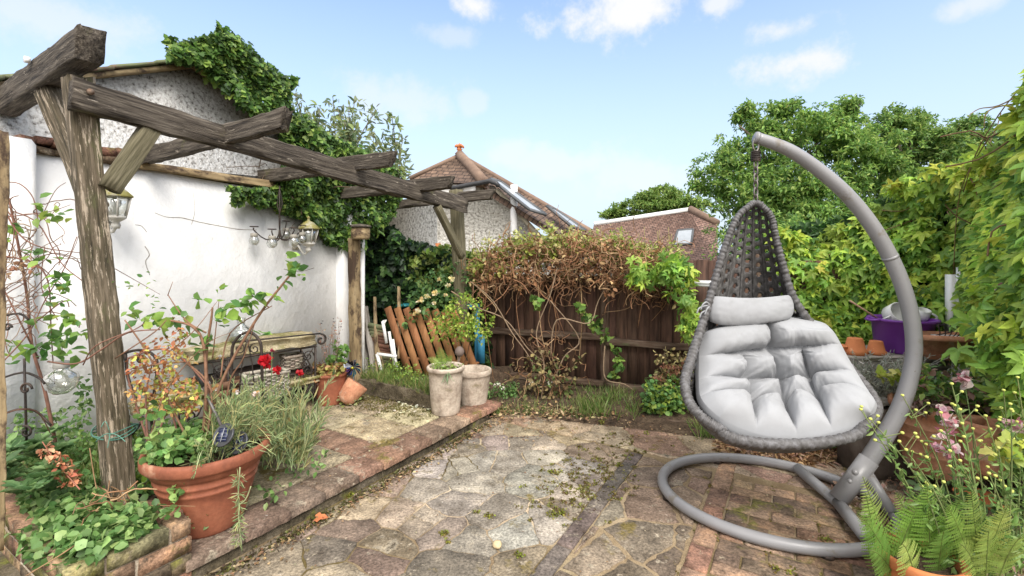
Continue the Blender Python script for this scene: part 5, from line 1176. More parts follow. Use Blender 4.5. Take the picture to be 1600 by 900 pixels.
for i in range(380):
    x = rnd(740, 1065); c = math.sin((x-720)/340*math.pi); y = 418-32*c+random.gauss(0, 12); clump(g, P(x, y, 4.75+rnd(-.3, .15)), .10, 14, T_OV, .045, [(.30,.36,.07), (.42,.45,.12), (.20,.27,.05), (.5,.48,.2)], shell=1)
for i in range(25): x = rnd(720, 1060); a = P(x, 395, 4.8); g.tube([a, a+Vector((rnd(-.05, .05), 0, rnd(.1, .28)))], .003, 4, (.35, .3, .12), 1)
g.build('green_shoots', m_leaf, root)
# withered climber hanging down the fence
f = MB()
for i in range(60):
    x = random.gauss(850, 26); y = 640-abs(random.gauss(0, 50)); clump(f, P(x+(y-560)*.3, y, 4.36+rnd(-.08, .08)), .06, 9, T_OV, .05, [(.13,.08,.04), (.2,.14,.07), (.10,.13,.04), (.28,.22,.1)], shell=1)
s_ = MB(); twig_mass(s_, lambda: P(random.gauss(850, 24), rnd(520, 620), 4.38), 60, 5, .003, BT, .05)
root = thing('withered_climber', 'half dead climber hanging in front of the middle of the brown fence', 'climber', P(845, 640, 4.35)); f.build('dry_leaves', m_dry, root); s_.build('stems', m_stem, root)
f = MB()
for (x, y) in [(835,470),(842,478),(905,480),(912,492),(922,500),(930,512),(940,518),(945,525),(935,505),(960,545),(965,560),(968,572),(958,585)]: clump(f, P(x, y, 4.35), .045, 10, T_IVY, .055, IVY, [1, 3, 3, 0])
s_ = MB(); stems(s_, [[(905,470,4.38,.004),(925,505,4.38),(960,550,4.38),(962,600,4.38,.003)], [(835,460,4.38,.003),(842,485,4.38,.002)]], (.12, .09, .05))
root = thing('ivy_sprays', 'few dark ivy sprays creeping across the brown fence boards', 'ivy', P(962, 600, 4.38)); f.build('foliage', m_leaf, root); s_.build('stem', m_stem, root)
# creeper spilling left over the fence beside the chair
f = MB()
for i in range(60):
    t = rnd(0, 1); x = 1045+t*38+random.gauss(0, 10); y = 405+t*120+random.gauss(0, 9); clump(f, P(x, y, 4.1+rnd(-.1, .1)), .07, 3, T_PALM, .075, CREEP, [1, 3, 3, 1.5], up=.4)
for i in range(42): clump(f, P(rnd(985, 1085), rnd(412, 442), 4.15+rnd(-.1, .15)), .07, 3, T_PALM, .075, CREEP, [1, 3, 3, 1.5], up=.4)
s_ = MB(); stems(s_, [[(1040,405,4.2,.005),(1062,450,4.15),(1085,500,4.1),(1095,520,4.1,.002)], [(990,430,4.2,.002),(1040,412,4.2,.005)]], (.22, .16, .07))
root = thing('creeper_spray', 'bright green creeper spilling over the fence left of the egg chair', 'creeper', P(1062, 640, 4.15)); f.build('foliage', m_leaf, root); s_.build('stem', m_stem, root)

# ================================================================ big creeper at the right
path = [(1190, 4.35, 362), (1260, 4.25, 352), (1330, 4.1, 335), (1400, 3.9, 300), (1455, 3.65, 278), (1508, 3.45, 272), (1548, 3.05, 255), (1582, 2.65, 215), (1608, 2.35, 150), (1650, 2.15, 90), (1720, 2.05, 60)]
pw = [P(a, b, c) for a, c, b in [(p[0], p[1], p[2]) for p in [(q[0], q[1], q[2]) for q in path]]] if False else [Vector(((x-800)/F*Y, Y, H-(y-395)/F*Y)) for x, Y, y in path]
f = MB(); s_ = MB()
segs = [(pw[i], pw[i+1]) for i in range(len(pw)-1)]; Ls = [(Vector((b.x-a.x, b.y-a.y, 0))).length for a, b in segs]
NL = 6200; tot = sum(Ls)
for (a, b2), L_ in zip(segs, Ls):
    n = int(NL*L_/tot); t = RNG.random((n, 1)); top = np.array(a)+(np.array(b2)-np.array(a))*t
    d = np.array((b2-a).normalized()); nn0 = np.array([-abs(d[1])*1., -abs(d[0]) if abs(d[0]) > .2 else -.4, 0.]); nn0 = nn0/np.linalg.norm(nn0)
    zz = RNG.random((n, 1))**.9; zb = .35 if a.y < 3.6 else .45; p = top.copy(); p[:, 2:3] = top[:, 2:3]*(1-zz)+zb*zz
    k = np.array([mnoise.noise(Vector(q)*2.2) for q in p])[:, None]; p = p+nn0*(.05+.16*RNG.random((n, 1))+.14*k+.05*zz)
    k2 = np.array([mnoise.noise(Vector(q)*6) for q in top])[:, None]; p[:, 2:3] += (.10*k+.14*k2)*(1-zz)**3
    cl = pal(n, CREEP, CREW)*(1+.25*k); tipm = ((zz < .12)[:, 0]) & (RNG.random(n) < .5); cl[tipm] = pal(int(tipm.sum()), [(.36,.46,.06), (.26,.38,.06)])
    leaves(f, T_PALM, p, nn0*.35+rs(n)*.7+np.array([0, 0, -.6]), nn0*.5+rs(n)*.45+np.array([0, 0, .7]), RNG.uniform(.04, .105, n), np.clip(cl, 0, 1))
    p2 = top-nn0*.05; p2[:, 2:3] = (top[:, 2:3]-.02)*(1-zz)+zb*zz; leaves(f, T_PALM, p2, rs(n)+np.array([0, 0, -.6]), nn0+rs(n)*.4, RNG.uniform(.08, .12, n), pal(n, [(.03,.08,.02), (.05,.11,.03)]))  # inner layer of leaves, the shade inside the mass put into their dark colour
# bright young shoots standing out of the mass
for (x, y, Y) in [(1395,293,3.7),(1410,300,3.7),(1465,270,3.4),(1480,262,3.4),(1500,258,3.2),(1510,272,3.1),(1520,285,3.0),(1545,255,2.7),(1230,362,4.1),(1240,375,4.1),(1345,335,4),(1280,420,3.9),(1310,452,3.9),(1530,460,2.5),(1560,520,2.3),(1590,390,2.3),(1590,180,2.3),(1360,400,3.9),(1290,500,3.8)]:
    clump(f, P(x, y, Y), .09, 9, T_PALM, .075, [(.38,.48,.06), (.28,.40,.06), (.5,.52,.08)], shell=1, up=.6)
for (x, y, Y) in [(1255,470,3.95),(1268,500,3.9),(1275,530,3.9),(1312,425,4),(1300,480,4),(1290,560,3.8),(1325,530,3.9)]: clump(f, P(x, y, Y), .14, 8, T_PALM, .10, CREEP, [1, 3, 3, 1])
for (x, y, Y) in [(1440,600,2.75),(1560,540,2.3),(1595,580,2.25),(1550,500,2.6),(1580,480,2.3),(1600,540,2.2)]: clump(f, P(x, y, Y), (.16,.16,.14), 16, T_PALM, .095, CREEP, CREW, up=.4)
stems(s_, [[(1505,300,2.9,.003),(1525,240,2.7),(1560,180,2.5),(1600,130,2.4,.003)], [(1490,420,3.2,.003),(1500,300,3.),(1545,215,2.6,.003)], [(1600,145,2.35,.004),(1560,165,2.4),(1530,170,2.45),(1512,182,2.45,.002)], [(1600,160,2.35,.004),(1555,168,2.4),(1540,180,2.4),(1538,200,2.4,.002)], [(1600,175,2.4,.003),(1560,200,2.5),(1530,225,2.6,.002)]], (.22, .15, .07))
twig_mass(s_, lambda: (lambda i: segs[i][0].lerp(segs[i][1], rnd(0, 1))-UP*rnd(.1, 1.0))(random.randrange(len(segs)))+Vector((.12, .08, 0)), 60, 5, .004, [(.18, .11, .06)], .1)
root = thing('virginia_creeper', 'mass of five fingered creeper leaves covering the fence and right side of the garden', 'creeper', Vector((3.2, 3.2, 0))); f.build('foliage', m_leaf, root); s_.build('stems', m_stem, root)
fs_ = MB(); 
for i in range(5, len(pw)-1):
    a, b2 = pw[i], pw[i+1]; o_ = Vector((.12, .06, 0))
    fs_.poly([Vector((a.x, a.y, 0))+o_, Vector((b2.x, b2.y, 0))+o_, b2+o_-UP*.3, a+o_-UP*.3], [(0, 1, 2, 3)]); fs_.poly([Vector((a.x, a.y, 0))+o_*1.2, Vector((b2.x, b2.y, 0))+o_*1.2, b2+o_*1.2-UP*.3, a+o_*1.2-UP*.3], [(0, 1, 2, 3)])
tag(fs_.build('side_fence', m_fence), 'dark side fence hidden behind the creeper at the right', 'fence')

# ================================================================ plants on the ground
GR = [(.10,.19,.04), (.16,.26,.06), (.22,.30,.08), (.28,.28,.12)]
LAV = [(.22,.30,.14), (.32,.40,.19), (.40,.45,.22), (.46,.44,.20)]
MINT = [(.14,.26,.08), (.22,.36,.12), (.32,.45,.17), (.09,.18,.05)]
# grasses (nobody could count these)
f = MB()
for i in range(60): x = rnd(905, 1000); y = rnd(630, 655); p = G(x, y); grass(f, (p.x, p.y+rnd(0, .2), 0), .07, 26, rnd(.09, .17), GR, .5)
for i in range(70): x = rnd(745, 930); y = rnd(618, 648); p = G(x, y, .03); grass(f, (p.x, p.y, .0), .07, 14, rnd(.06, .12), GR, .7)
for i in range(26): x = rnd(1085, 1120); y = rnd(640, 685); p = G(x, y); grass(f, (p.x, p.y, 0), .05, 22, rnd(.06, .14), GR, .6)
tag(f.build('grass', m_leaf), 'ragged green grass growing at the foot of the brown fence', 'grass', kind='stuff')
f = MB()
for i in range(150): u = rnd(-3.75, -2.62); v = 3.05+abs(random.gauss(0, .22)); p = UV(u, v, .19); grass(f, tuple(p), .06, 24, rnd(.06, .13), GR+[(.33,.31,.12)], .55)
tag(f.build('grass', m_leaf), 'long grass growing on the raised strip in front of the orange gate panel', 'grass', kind='stuff')
# moss and weeds in the joints
f = MB(); MS = [(.20,.24,.04), (.28,.30,.05), (.16,.16,.03), (.22,.16,.05)]
def tuft(px, py, r, n, h=.02, cols=MS): p = G(px, py); clump(f, (p.x, p.y, .0), (r, r*.8, h), n, T_RD, .012, cols, up=.8, down=0, shell=.8)
for (x, y, r, n) in [(694,836,.03,120),(764,808,.03,120),(745,803,.02,50),(815,762,.02,40),(865,806,.05,180),(880,802,.03,90),(812,868,.03,60),(862,738,.03,80),(966,728,.03,120),(912,705,.05,60),(545,775,.02,60),(548,770,.05,80),(1212,890,.03,80),(1235,895,.03,60),(1290,845,.04,120),(700,848,.02,30),(940,660,.03,80),(1010,678,.03,60)]: tuft(x, y, r, n)
for i in range(210):
    x = random.gauss(915, 42); y = 745+(915-x)*.25+random.gauss(0, 28); tuft(x, y, rnd(.01, .04), 26, .008, [(.17,.15,.04), (.21,.17,.06), (.14,.09,.04), (.24,.25,.06)])
for i in range(260):
    v = rnd(.9, 3.2); p = UV(-2.16+abs(random.gauss(0, .035)), v, 0); clump(f, tuple(p), (.03, .03, .012), 16, T_RD, .013, [(.10,.09,.03), (.14,.12,.05), (.07,.05,.03), (.16,.17,.05)], up=.8, down=0)
for i in range(200):
    u = rnd(-3.7, -2.5); p = UV(u, 2.98-abs(random.gauss(0, .16)), TZ); clump(f, tuple(p), (.05, .04, .006), 24, T_RD, .012, [(.16,.15,.04), (.11,.10,.03), (.2,.17,.06)], up=.9, down=0)
for i in range(60):
    v = rnd(.8, 3.2); k = random.choice([-.43, -.32, -.1, .11]); p = UV(k, v, 0); clump(f, tuple(p), (.012, .03, .006), 10, T_RD, .01, MS[2:]+[(.12,.10,.03)], up=.9, down=0)
tag(f.build('moss', m_leaf), 'moss and small weeds growing in the joints of the paving', 'moss', kind='stuff')
# leaf litter
f = MB(); LT = [(.26,.16,.08), (.34,.23,.12), (.2,.11,.06), (.42,.32,.18), (.12,.08,.05)]
def litter(N, fn, size, cols=LT, z=.012):
    p = np.array([fn() for _ in range(N)]); leaves(f, T_OV, p, rs(N)*np.array([1, 1, .15]), rs(N)*.45+np.array([0, 0, 1.]), RNG.uniform(.5, 1.2, N)*size, pal(N, cols))
litter(900, lambda: tuple(G(random.gauss(860, 95), 640+random.gauss(0, 8), .03)), .035)
litter(500, lambda: tuple(UV(-2.13+abs(random.gauss(0, .05)), rnd(1., 3.3), .012)), .022)
litter(260, lambda: tuple(G(rnd(770, 1100), rnd(650, 690), .008)), .02)
litter(260, lambda: tuple(UV(rnd(-2.1, .6), rnd(.9, 3.4), .008)), .012, [(.35,.3,.2), (.2,.12,.07), (.1,.07,.04)])
litter(160, lambda: tuple(UV(rnd(-3.5, -2.3), rnd(1.4, 3.0), TZ+.01)), .018, [(.5,.45,.3), (.3,.2,.1), (.2,.12,.07)])
tag(f.build('leaf_litter', m_dry), 'brown dry leaves and debris scattered along the step and fence', 'leaf litter', kind='stuff')
f = MB(); N = 2600; p = []
for _ in range(N):
    a = rnd(0, 6.28); r = math.sqrt(rnd(0, 1)); x, y = 1.88+.42*r*math.cos(a), 3.32+.26*r*math.sin(a); p.append((x, y, .01+.07*(1-r*r)*rnd(.4, 1)))
leaves(f, T_LN, np.array(p), rs(N)*np.array([1, 1, .3]), rs(N)+np.array([0, 0, .8]), RNG.uniform(.03, .08, N), pal(N, [(.40,.25,.13), (.30,.17,.08), (.5,.36,.2), (.2,.11,.06), (.44,.28,.2)]))
for _ in range(300): pass
tag(f.build('wood_chips', m_dry), 'heap of brown wood chips and dry leaves behind the swing ring', 'wood chips', kind='stuff')
# fallen petals, stone, leaf
f = MB(); N = 46; p = np.array([tuple(onz(random.gauss(645, 26), 636+random.gauss(0, 5), TZ+.012)) for _ in range(N)]); leaves(f, T_RD, p, rs(N)*np.array([1, 1, .2]), rs(N)*.3+np.array([0, 0, 1.]), RNG.uniform(.018, .032, N), pal(N, [(.72,.68,.5), (.75,.72,.6)], j=.08))
tag(f.build('fallen_petals', m_leaf), 'cream rose petals fallen on the terrace behind the weathered pots', 'petals', kind='stuff')
q = MB(); c = G(777, 855); q.lathe((c.x, c.y, .0), [(0, 0), (.02, .003), (.024, .014), (.015, .027), (0, .03)], 12, (.55, .44, .26), wob=.25); tag(q.build('pebble', m_stem, smooth=True), 'small cream pebble lying on the crazy paving', 'pebble')
f = MB(); c = G(494, 815); leaves(f, T_IVY, np.array([[c.x, c.y, .02]]), np.array([[1, .2, 0.]]), np.array([[.2, -.2, 1.]]), np.array([.06]), np.array([[.5, .17, .07]])); tag(f.build('fallen_leaf', m_dry), 'single orange brown fallen leaf on the paving by the step', 'leaf')

# ---- planter bed at near left
def bed(u, v, z=.25): return UV(u, v, z)
f = MB(); s_ = MB()
for i in range(140):
    u = rnd(-2.95, -2.22); v = .66+abs(random.gauss(0, .13)); 
    if v > 1.0: continue
    c = bed(u, v, .27+rnd(0, .05)); clump(f, c, (.05, .05, .03), 14, T_RD, .036, MINT, up=.8, down=.2, shell=.7)
for i in range(26): c = bed(rnd(-2.7, -2.25), rnd(.60, .68), .255); clump(f, c, (.04, .04, .03), 12, T_RD, .038, MINT, up=.7, down=.4)
stems(s_, [[(120,850,1.75,.003),(90,870,1.7),(40,900,1.65,.002)], [(205,790,2.1,.003),(250,790,2.0),(305,791,1.95,.001)], [(160,800,2.0,.003),(170,760,2.1),(175,700,2.15,.002)], [(165,810,2.0,.003),(150,760,2.1),(140,700,2.15,.002)]], (.28, .17, .09))
twig_mass(s_, lambda: P(rnd(140, 200), rnd(760, 810), rnd(1.95, 2.1)), 26, 6, .003, [(.28,.15,.08), (.35,.22,.12)], .03)
root = thing('mint_patch', 'round leaved mint creeping over the front of the brick planter', 'plant', bed(-2.6, .75)); f.build('foliage', m_leaf, root); s_.build('stem', m_stem, root)
f = MB()
for i in range(150): u = rnd(-3.7, -2.6); v = rnd(.7, 1.35); clump(f, bed(u, v, .22+rnd(0, .09)), (.06, .06, .05), 12, random.choice([T_OV, T_RD]), .036, MINT+[(.2,.3,.05)], up=.7)
for i in range(60): u = rnd(-3.3, -2.3); v = rnd(1.0, 1.75); clump(f, bed(u, v, .14+rnd(0, .16)), (.08, .08, .07), 22, T_OV, .034, MINT, up=.7)
for i in range(90): c = bed(rnd(-3.3, -2.8), rnd(.8, 1.0), .25); grass(f, tuple(c), .06, 12, rnd(.08, .18), GR, .5)
for (x, y, h) in [(65,700,.2),(100,690,.25),(140,660,.3),(125,640,.32),(35,700,.15)]:
    b0 = P(x, 720, 2.35)
    for k in range(10): clump(f, P(x+rnd(-12, 12), 720-(720-y+60)*k/10, 2.35), .035, 9, T_OV, .03, MINT, up=.5)
tag(f.build('green_groundcover', m_leaf), 'mixed green weeds and lemon balm filling the bed around the near post', 'plants', kind='stuff')
f = MB()
for (x, y, Y) in [(20,735,2.0),(45,715,2.1),(70,740,2.0),(85,715,2.2),(10,765,1.95),(55,760,1.95),(100,745,2.05),(30,700,2.2),(88,690,2.25),(5,720,2.1)]:
    c = P(x, y, Y)
    for k in range(3):
        cc = c+rv(.05); n = 14; a = np.linspace(0, 6.28, n)+RNG.uniform(-.2, .2, n); d = np.stack([np.cos(a), np.sin(a), RNG.uniform(.2, .9, n)], 1); leaves(f, T_MD, np.tile(np.array(cc), (n, 1)), d, np.tile([0, 0, 1.], (n, 1))+rs(n)*.3, RNG.uniform(.05, .085, n), pal(n, [(.10,.19,.07), (.16,.27,.11), (.22,.34,.14)]))
tag(f.build('spurge_plant', m_leaf), 'blue green spurge rosettes at the left end of the brick planter', 'plant')
f = MB(); s_ = MB()
for (x, y) in [(70,700),(78,712),(84,722),(96,728),(104,735),(100,742),(112,752),(118,750),(90,718),(108,740)]: clump(f, P(x, y, 2.0), .03, 12, T_OV, .028, [(.5,.22,.12), (.42,.15,.08), (.55,.35,.2)], shell=1)
stems(s_, [[(66,690,2.0,.002),(90,725,2.0),(125,765,1.98,.003)]], (.35, .15, .1))
root = thing('red_sprig', 'reddish dried sprig among the planter greenery', 'sprig', P(125, 765, 1.98)); f.build('leaves', m_dry, root); s_.build('stem', m_stem, root)

# ---- climbing rose on the left: long thin stems with separate leaf clusters
s_ = MB(); f = MB(); Y = 2.2
CL = [[(88,700,2.3,.008),(70,610,2.3),(50,540,2.35),(42,460,2.35),(28,380,2.3),(14,310,2.3,.005)], [(60,560,2.3,.004),(30,500,2.2),(0,440,2.2,.003)], [(0,570,2.1,.003),(45,520,2.2),(70,470,2.3),(100,420,2.3),(120,370,2.4,.002)],
      [(20,330,2.3,.003),(60,350,2.2),(95,410,2.2),(130,440,2.2),(150,460,2.3,.002)], [(0,310,2.2,.004),(25,360,2.2),(60,385,2.2),(125,395,2.3,.002)], [(5,400,2.2,.004),(50,410,2.2),(75,440,2.2),(80,520,2.25),(85,600,2.3,.002)],
      [(75,565,2.2,.004),(120,568,2.1),(160,545,2.1),(200,520,2.1),(250,515,2.1,.003)], [(130,570,2.1,.003),(150,540,2.05),(210,515,2.1),(225,505,2.1,.002)], [(0,285,2.3,.003),(30,287,2.3),(52,310,2.3),(60,350,2.3,.002)], [(12,330,2.2,.003),(22,350,2.2),(18,390,2.2),(0,420,2.2,.002)],
      [(60,350,2.3,.002),(85,300,2.3),(103,285,2.3,.001)], [(0,650,2.0,.003),(30,640,2.0),(60,645,2.1),(80,680,2.2,.002)], [(0,500,2.3,.002),(40,470,2.3),(110,400,2.3),(140,300,2.4,.001)], [(34,520,2.3,.003),(60,500,2.2),(100,470,2.2),(108,480,2.2,.002)],
      [(70,385,2.2,.002),(65,450,2.2),(90,500,2.2,.002)], [(0,340,2.2,.003),(45,335,2.2),(80,330,2.2),(110,320,2.2,.001)], [(180,420,2.4,.002),(215,440,2.5),(250,460,2.5,.001)]]
stems(s_, CL, (.20, .10, .07), 6, 5)
twig_mass(s_, lambda: P(rnd(0, 60), rnd(330, 500), 2.3), 70, 9, .0022, [(.24,.13,.09), (.3,.2,.13)], .035, .55)
RL = [(.16,.30,.07), (.24,.40,.09), (.34,.48,.10), (.10,.22,.06)]
def lc(x, y, Yc, n, sz, cols=RL, r=.04): clump(f, P(x, y, Yc), r, n, T_OV, sz, cols, up=.7, down=.1, shell=1)
for (x, y, n, sz) in [(55,320,4,.05),(65,345,3,.05),(85,335,6,.045),(100,340,5,.04),(20,355,4,.045),(50,395,5,.055),(70,405,5,.05),(45,430,3,.04),(92,435,8,.045),(80,445,8,.045),(105,450,5,.04),(80,470,6,.04),(100,475,4,.035),(62,503,5,.05),(105,500,9,.055),(120,520,8,.05),(75,520,4,.045),(125,500,5,.05),(95,530,8,.06),(60,545,5,.075),(40,560,4,.085),(70,550,6,.07),(20,540,3,.05),(115,545,5,.06),(5,545,2,.06),(150,380,2,.03),(195,440,3,.03),(205,450,3,.03),(10,350,3,.05),(82,530,7,.055),(20,375,3,.045),(205,490,5,.05),(235,498,5,.06),(215,500,4,.055)]: lc(x, y, 2.2, n, sz)
for (x, y) in [(15,420),(8,430),(20,415),(40,410),(5,460),(48,420)]: clump(f, P(x, y, 2.25), .03, 8, T_OV, .025, [(.5,.25,.15), (.55,.38,.25)], shell=1)
root = thing('climbing_rose', 'sparse climbing rose with thin brown stems against the white wall at far left', 'climber', P(88, 700, 2.3)); s_.build('stems', m_stem, root, smooth=True); f.build('foliage', m_leaf, root)
q = MB()
for pts in [[(0,650),(25,640),(55,642),(80,665)], [(0,592),(35,582),(60,590),(70,600)], [(0,495),(30,490),(45,500)]]: q.tube([P(x, y, 2.15) for x, y in pts], .005, 6)
scroll(q, P(12, 512, 2.15), Vector((1, 0, 0)), .02, 1.1, 1, 0, .005); scroll(q, P(40, 608, 2.1), Vector((1, 0, 0)), .03, 1.1, 1, 0, .005); scroll(q, P(40, 675, 2.1), Vector((1, 0, 0)), .03, 1.1, -1, 2, .005)
q.tube([P(42, 700, 2.12), P(38, 560, 2.12)], .005, 5, smooth=1)
tag(q.build('iron_trellis', m_metal, smooth=True), 'curly black iron trellis behind the climbing rose at far left', 'trellis')

# ---- plants in the big pot
f = MB(); s_ = MB(); PT = BP+UP*.37
ROSE = [[(322,712,2.25,.009),(326,640,2.25),(322,560,2.25),(330,500,2.25),(332,480,2.25,.004)], [(318,700,2.25,.008),(345,600,2.25),(400,500,2.25),(445,440,2.25),(462,420,2.25,.004)], [(315,700,2.25,.008),(322,620,2.2),(318,540,2.2),(300,510,2.2),(262,500,2.2,.005)], [(420,480,2.25,.003),(405,470,2.25),(392,460,2.2,.002)],
        [(345,590,2.25,.004),(360,520,2.3),(425,478,2.25,.002)], [(300,700,2.2,.006),(270,640,2.2),(235,560,2.15),(195,500,2.15,.003)], [(322,520,2.2,.004),(290,500,2.2),(262,460,2.2,.002)], [(262,462,2.2,.002),(270,440,2.2,.001)], [(290,565,2.2,.004),(240,570,2.15),(205,580,2.1,.003)], [(290,565,2.2,.004),(330,610,2.2),(320,700,2.2,.005)],
        [(345,700,2.3,.005),(358,600,2.3),(380,560,2.3),(398,505,2.3,.002)], [(332,560,2.25,.003),(340,490,2.25),(342,470,2.25,.001)], [(250,560,2.1,.003),(300,520,2.1),(340,470,2.15,.001)], [(230,700,2.1,.003),(260,610,2.1),(320,540,2.1),(360,520,2.1,.001)], [(180,560,2.15,.003),(240,520,2.1),(260,500,2.1,.002)]]
stems(s_, ROSE, (.24, .13, .08), 6, 5)
for (x, y, n, sz) in [(455,405,4,.05),(463,420,6,.05),(450,425,4,.05),(470,430,4,.04),(440,445,3,.045),(415,460,6,.05),(400,465,5,.05),(392,470,4,.04),(430,470,4,.04),(345,480,7,.05),(375,480,7,.055),(360,490,6,.05),(315,470,4,.05),(345,505,5,.05),(385,478,5,.05),(320,545,5,.06),(340,460,3,.04),(330,520,5,.045),(270,495,5,.05),(255,510,3,.04),(235,500,5,.06),(410,525,4,.05),(245,480,3,.04),(230,620,2,.05),(318,610,2,.08),(290,490,3,.05),(300,520,4,.05),(232,430,3,.025),(228,445,3,.025),(235,465,4,.03)]: clump(f, P(x, y, 2.22), .035, n, T_RD if sz > .045 else T_OV, sz, RL, up=.7, down=.1, shell=1)
root = thing('potted_rose', 'leggy rose with bright green leaf clusters growing from the big terracotta pot', 'plant', PT); s_.build('stems', m_stem, root, smooth=True); f.build('foliage', m_leaf, root)
f = MB(); s_ = MB()
for i in range(55): t = rnd(0, 1); x = 205+t*90; y = 560+random.gauss(0, 22)+18*math.sin(t*3+1); clump(f, P(x, y, 2.2+rnd(-.15, .15)), .03, 8, T_OV, .024, [(.46,.20,.09), (.36,.14,.07), (.5,.34,.12), (.42,.42,.1)], shell=1)
for i in range(42): x = rnd(215, 310); y = rnd(590, 650); clump(f, P(x, y, 2.3+rnd(-.15, .1)), .035, 9, T_OV, .026, [(.46,.20,.09), (.5,.30,.12), (.45,.45,.1), (.3,.36,.08)], shell=1)
stems(s_, [[(235,700,2.2,.006),(215,640,2.2),(200,590,2.2),(200,560,2.15,.003)], [(240,700,2.2,.005),(262,640,2.25),(290,600,2.25,.003)], [(200,560,2.15,.005),(250,545,2.2),(290,565,2.2),(330,610,2.2,.004)], [(232,700,2.15,.005),(228,620,2.15),(240,560,2.15,.002)], [(280,690,2.25,.006),(270,650,2.25),(255,610,2.25,.003)]], (.22, .11, .08))
root = thing('bronze_shrub', 'small leaved orange and bronze shrub behind the rim of the big terracotta pot', 'shrub', P(240, 700, 2.2)); s_.build('stems', m_stem, root, smooth=True); f.build('foliage', m_dry, root)
f = MB(); s_ = MB()
for i in range(75):
    a = rnd(2., 5.2); r = rnd(.05, .25); c = PT+Vector((r*math.cos(a), r*math.sin(a), rnd(0, .09))); clump(f, c, (.05, .05, .03), 12, T_RD, .032, [(.14,.27,.08), (.24,.40,.13), (.33,.46,.15)], up=.8)
for (x, y) in [(240,690),(235,710),(280,775),(285,760),(275,768),(262,700),(300,700),(270,690),(250,665),(230,650),(255,640)]: clump(f, P(x, y, 2.05), .03, 10, T_RD, .033, [(.14,.27,.08), (.24,.40,.13), (.33,.46,.15)], up=.6)
tag(f.build('pot_mint', m_leaf), 'fresh green mint covering the left of the big terracotta pot', 'plant')
# toadflax / lavender-like spill on the right side of the pot
f = MB(); s_ = MB()
for i in range(105):
    a = rnd(-1.1, 1.2); r = rnd(.02, .2); b0 = PT+Vector((r*math.cos(a), r*math.sin(a), -.02)); tip = b0+Vector((rnd(-.04, .24), rnd(-.18, .15), rnd(-.02, .32))); mid = b0.lerp(tip, .5)+UP*rnd(.03, .12)
    c = vary(random.choice(LAV), .2); s_.tube([b0, mid, tip], [.0022, .0018, .0012], 4, c, 4, caps=False); n = 17
    t = RNG.random((n, 1)); p = (1-t)**2*np.array(b0)+2*t*(1-t)*np.array(mid)+t*t*np.array(tip); d = np.array((tip-b0).normalized())+rs(n)*.75; leaves(f, T_NR, p, d, rs(n), RNG.uniform(.03, .055, n), pal(n, LAV))
for pts in ([(375,730),(372,790),(378,860)], [(372,790),(384,780),(392,760)]): s_.tube([P(x, y, 2.03) for x, y in pts], .003, 4, (.30, .32, .17), 4); 
for i in range(40): t = rnd(0, 1); n = 3; leaves(f, T_NR, np.tile(np.array(P(373+rnd(-2, 3), 740+t*110, 2.03)), (n, 1)), rs(n)+np.array([0, 0, -.5]), rs(n), np.full(n, .04), pal(n, LAV))
root = thing('toadflax', 'feathery grey green toadflax spilling from the right of the big terracotta pot', 'plant', PT+Vector((.1, 0, 0))); s_.build('stems', m_stem, root); f.build('foliage', m_leaf, root)
f = MB(); s_ = MB()
for i in range(120):
    x = rnd(350, 478); b0 = P(x, 700+rnd(-10, 30), 2.75+rnd(-.2, .35)); b0.z = max(TZ, min(b0.z, .2)); tip = b0+Vector((rnd(-.16, .18), rnd(-.1, .1), rnd(.18, .42))); mid = b0.lerp(tip, .5)+rv(.03)
    s_.tube([b0, mid, tip], [.0024, .002, .0012], 4, vary(random.choice(LAV), .2), 3, caps=False); n = 24; t = RNG.random((n, 1)); p = (1-t)**2*np.array(b0)+2*t*(1-t)*np.array(mid)+t*t*np.array(tip)
    leaves(f, T_NR, p, np.array((tip-b0).normalized())+rs(n)*.7, rs(n), RNG.uniform(.05, .09, n), pal(n, LAV))
root = thing('carnation_clump', 'tall clump of narrow grey green carnation leaves on the terrace before the iron table', 'plant', P(420, 720, 2.7)); s_.build('stems', m_stem, root); f.build('foliage', m_leaf, root)
RED = [(.50,.01,.02), (.62,.02,.03)]
def flower(name, label, px, py, Y, r, cols, group=None, stem_to=None, n=26, cat='flower'):
    c = P(px, py, Y); root = thing(name, label, cat, c if stem_to is None else P(*stem_to), group); f = MB(); clump(f, c, r*.55, n, T_RD, r*.95, cols, up=.6, down=-.3, shell=.6); f.build('petals', m_leaf, root)
    if stem_to is not None: s = MB(); s.tube([P(*stem_to), P((px+stem_to[0])/2+4, (py+stem_to[1])/2, Y), c], [.003, .0025, .002], 5, (.16, .24, .09), 4); s.build('stem', m_stem, root)
    return root
flower('red_carnation', 'largest red carnation in front of the iron table', 415, 565, 2.7, .034, RED, None, (400, 690, 2.7), 60)
flower('red_carnation', 'red carnation just below and right of the largest one', 433, 578, 2.68, .022, RED, None, (415, 690, 2.7), 40)
flower('red_carnation', 'red carnation against the lower slab at the right of the wicker basket', 469, 583, 2.7, .02, RED, None, (445, 690, 2.7), 36)
flower('red_carnation', 'tiny dark red carnation bud above the largest bloom', 425, 549, 2.7, .012, [(.3,.02,.05)], None, (412, 690, 2.7), 16)
for i, (x, y, lb) in enumerate([(346,560,'pale pink blossom highest on the stems above the big pot'), (338,610,'pale pink blossom in the middle above the solar lights'), (367,615,'white blossom beside the wicker basket above the big pot'), (400,618,'small cream and orange blossom left of the basket foot')]):
    flower('pale_blossom', lb, x, y-2, 2.3, .018, [(.7,.55,.5), (.7,.68,.6), (.6,.35,.15)], None, (x-6, 700, 2.3), 14)
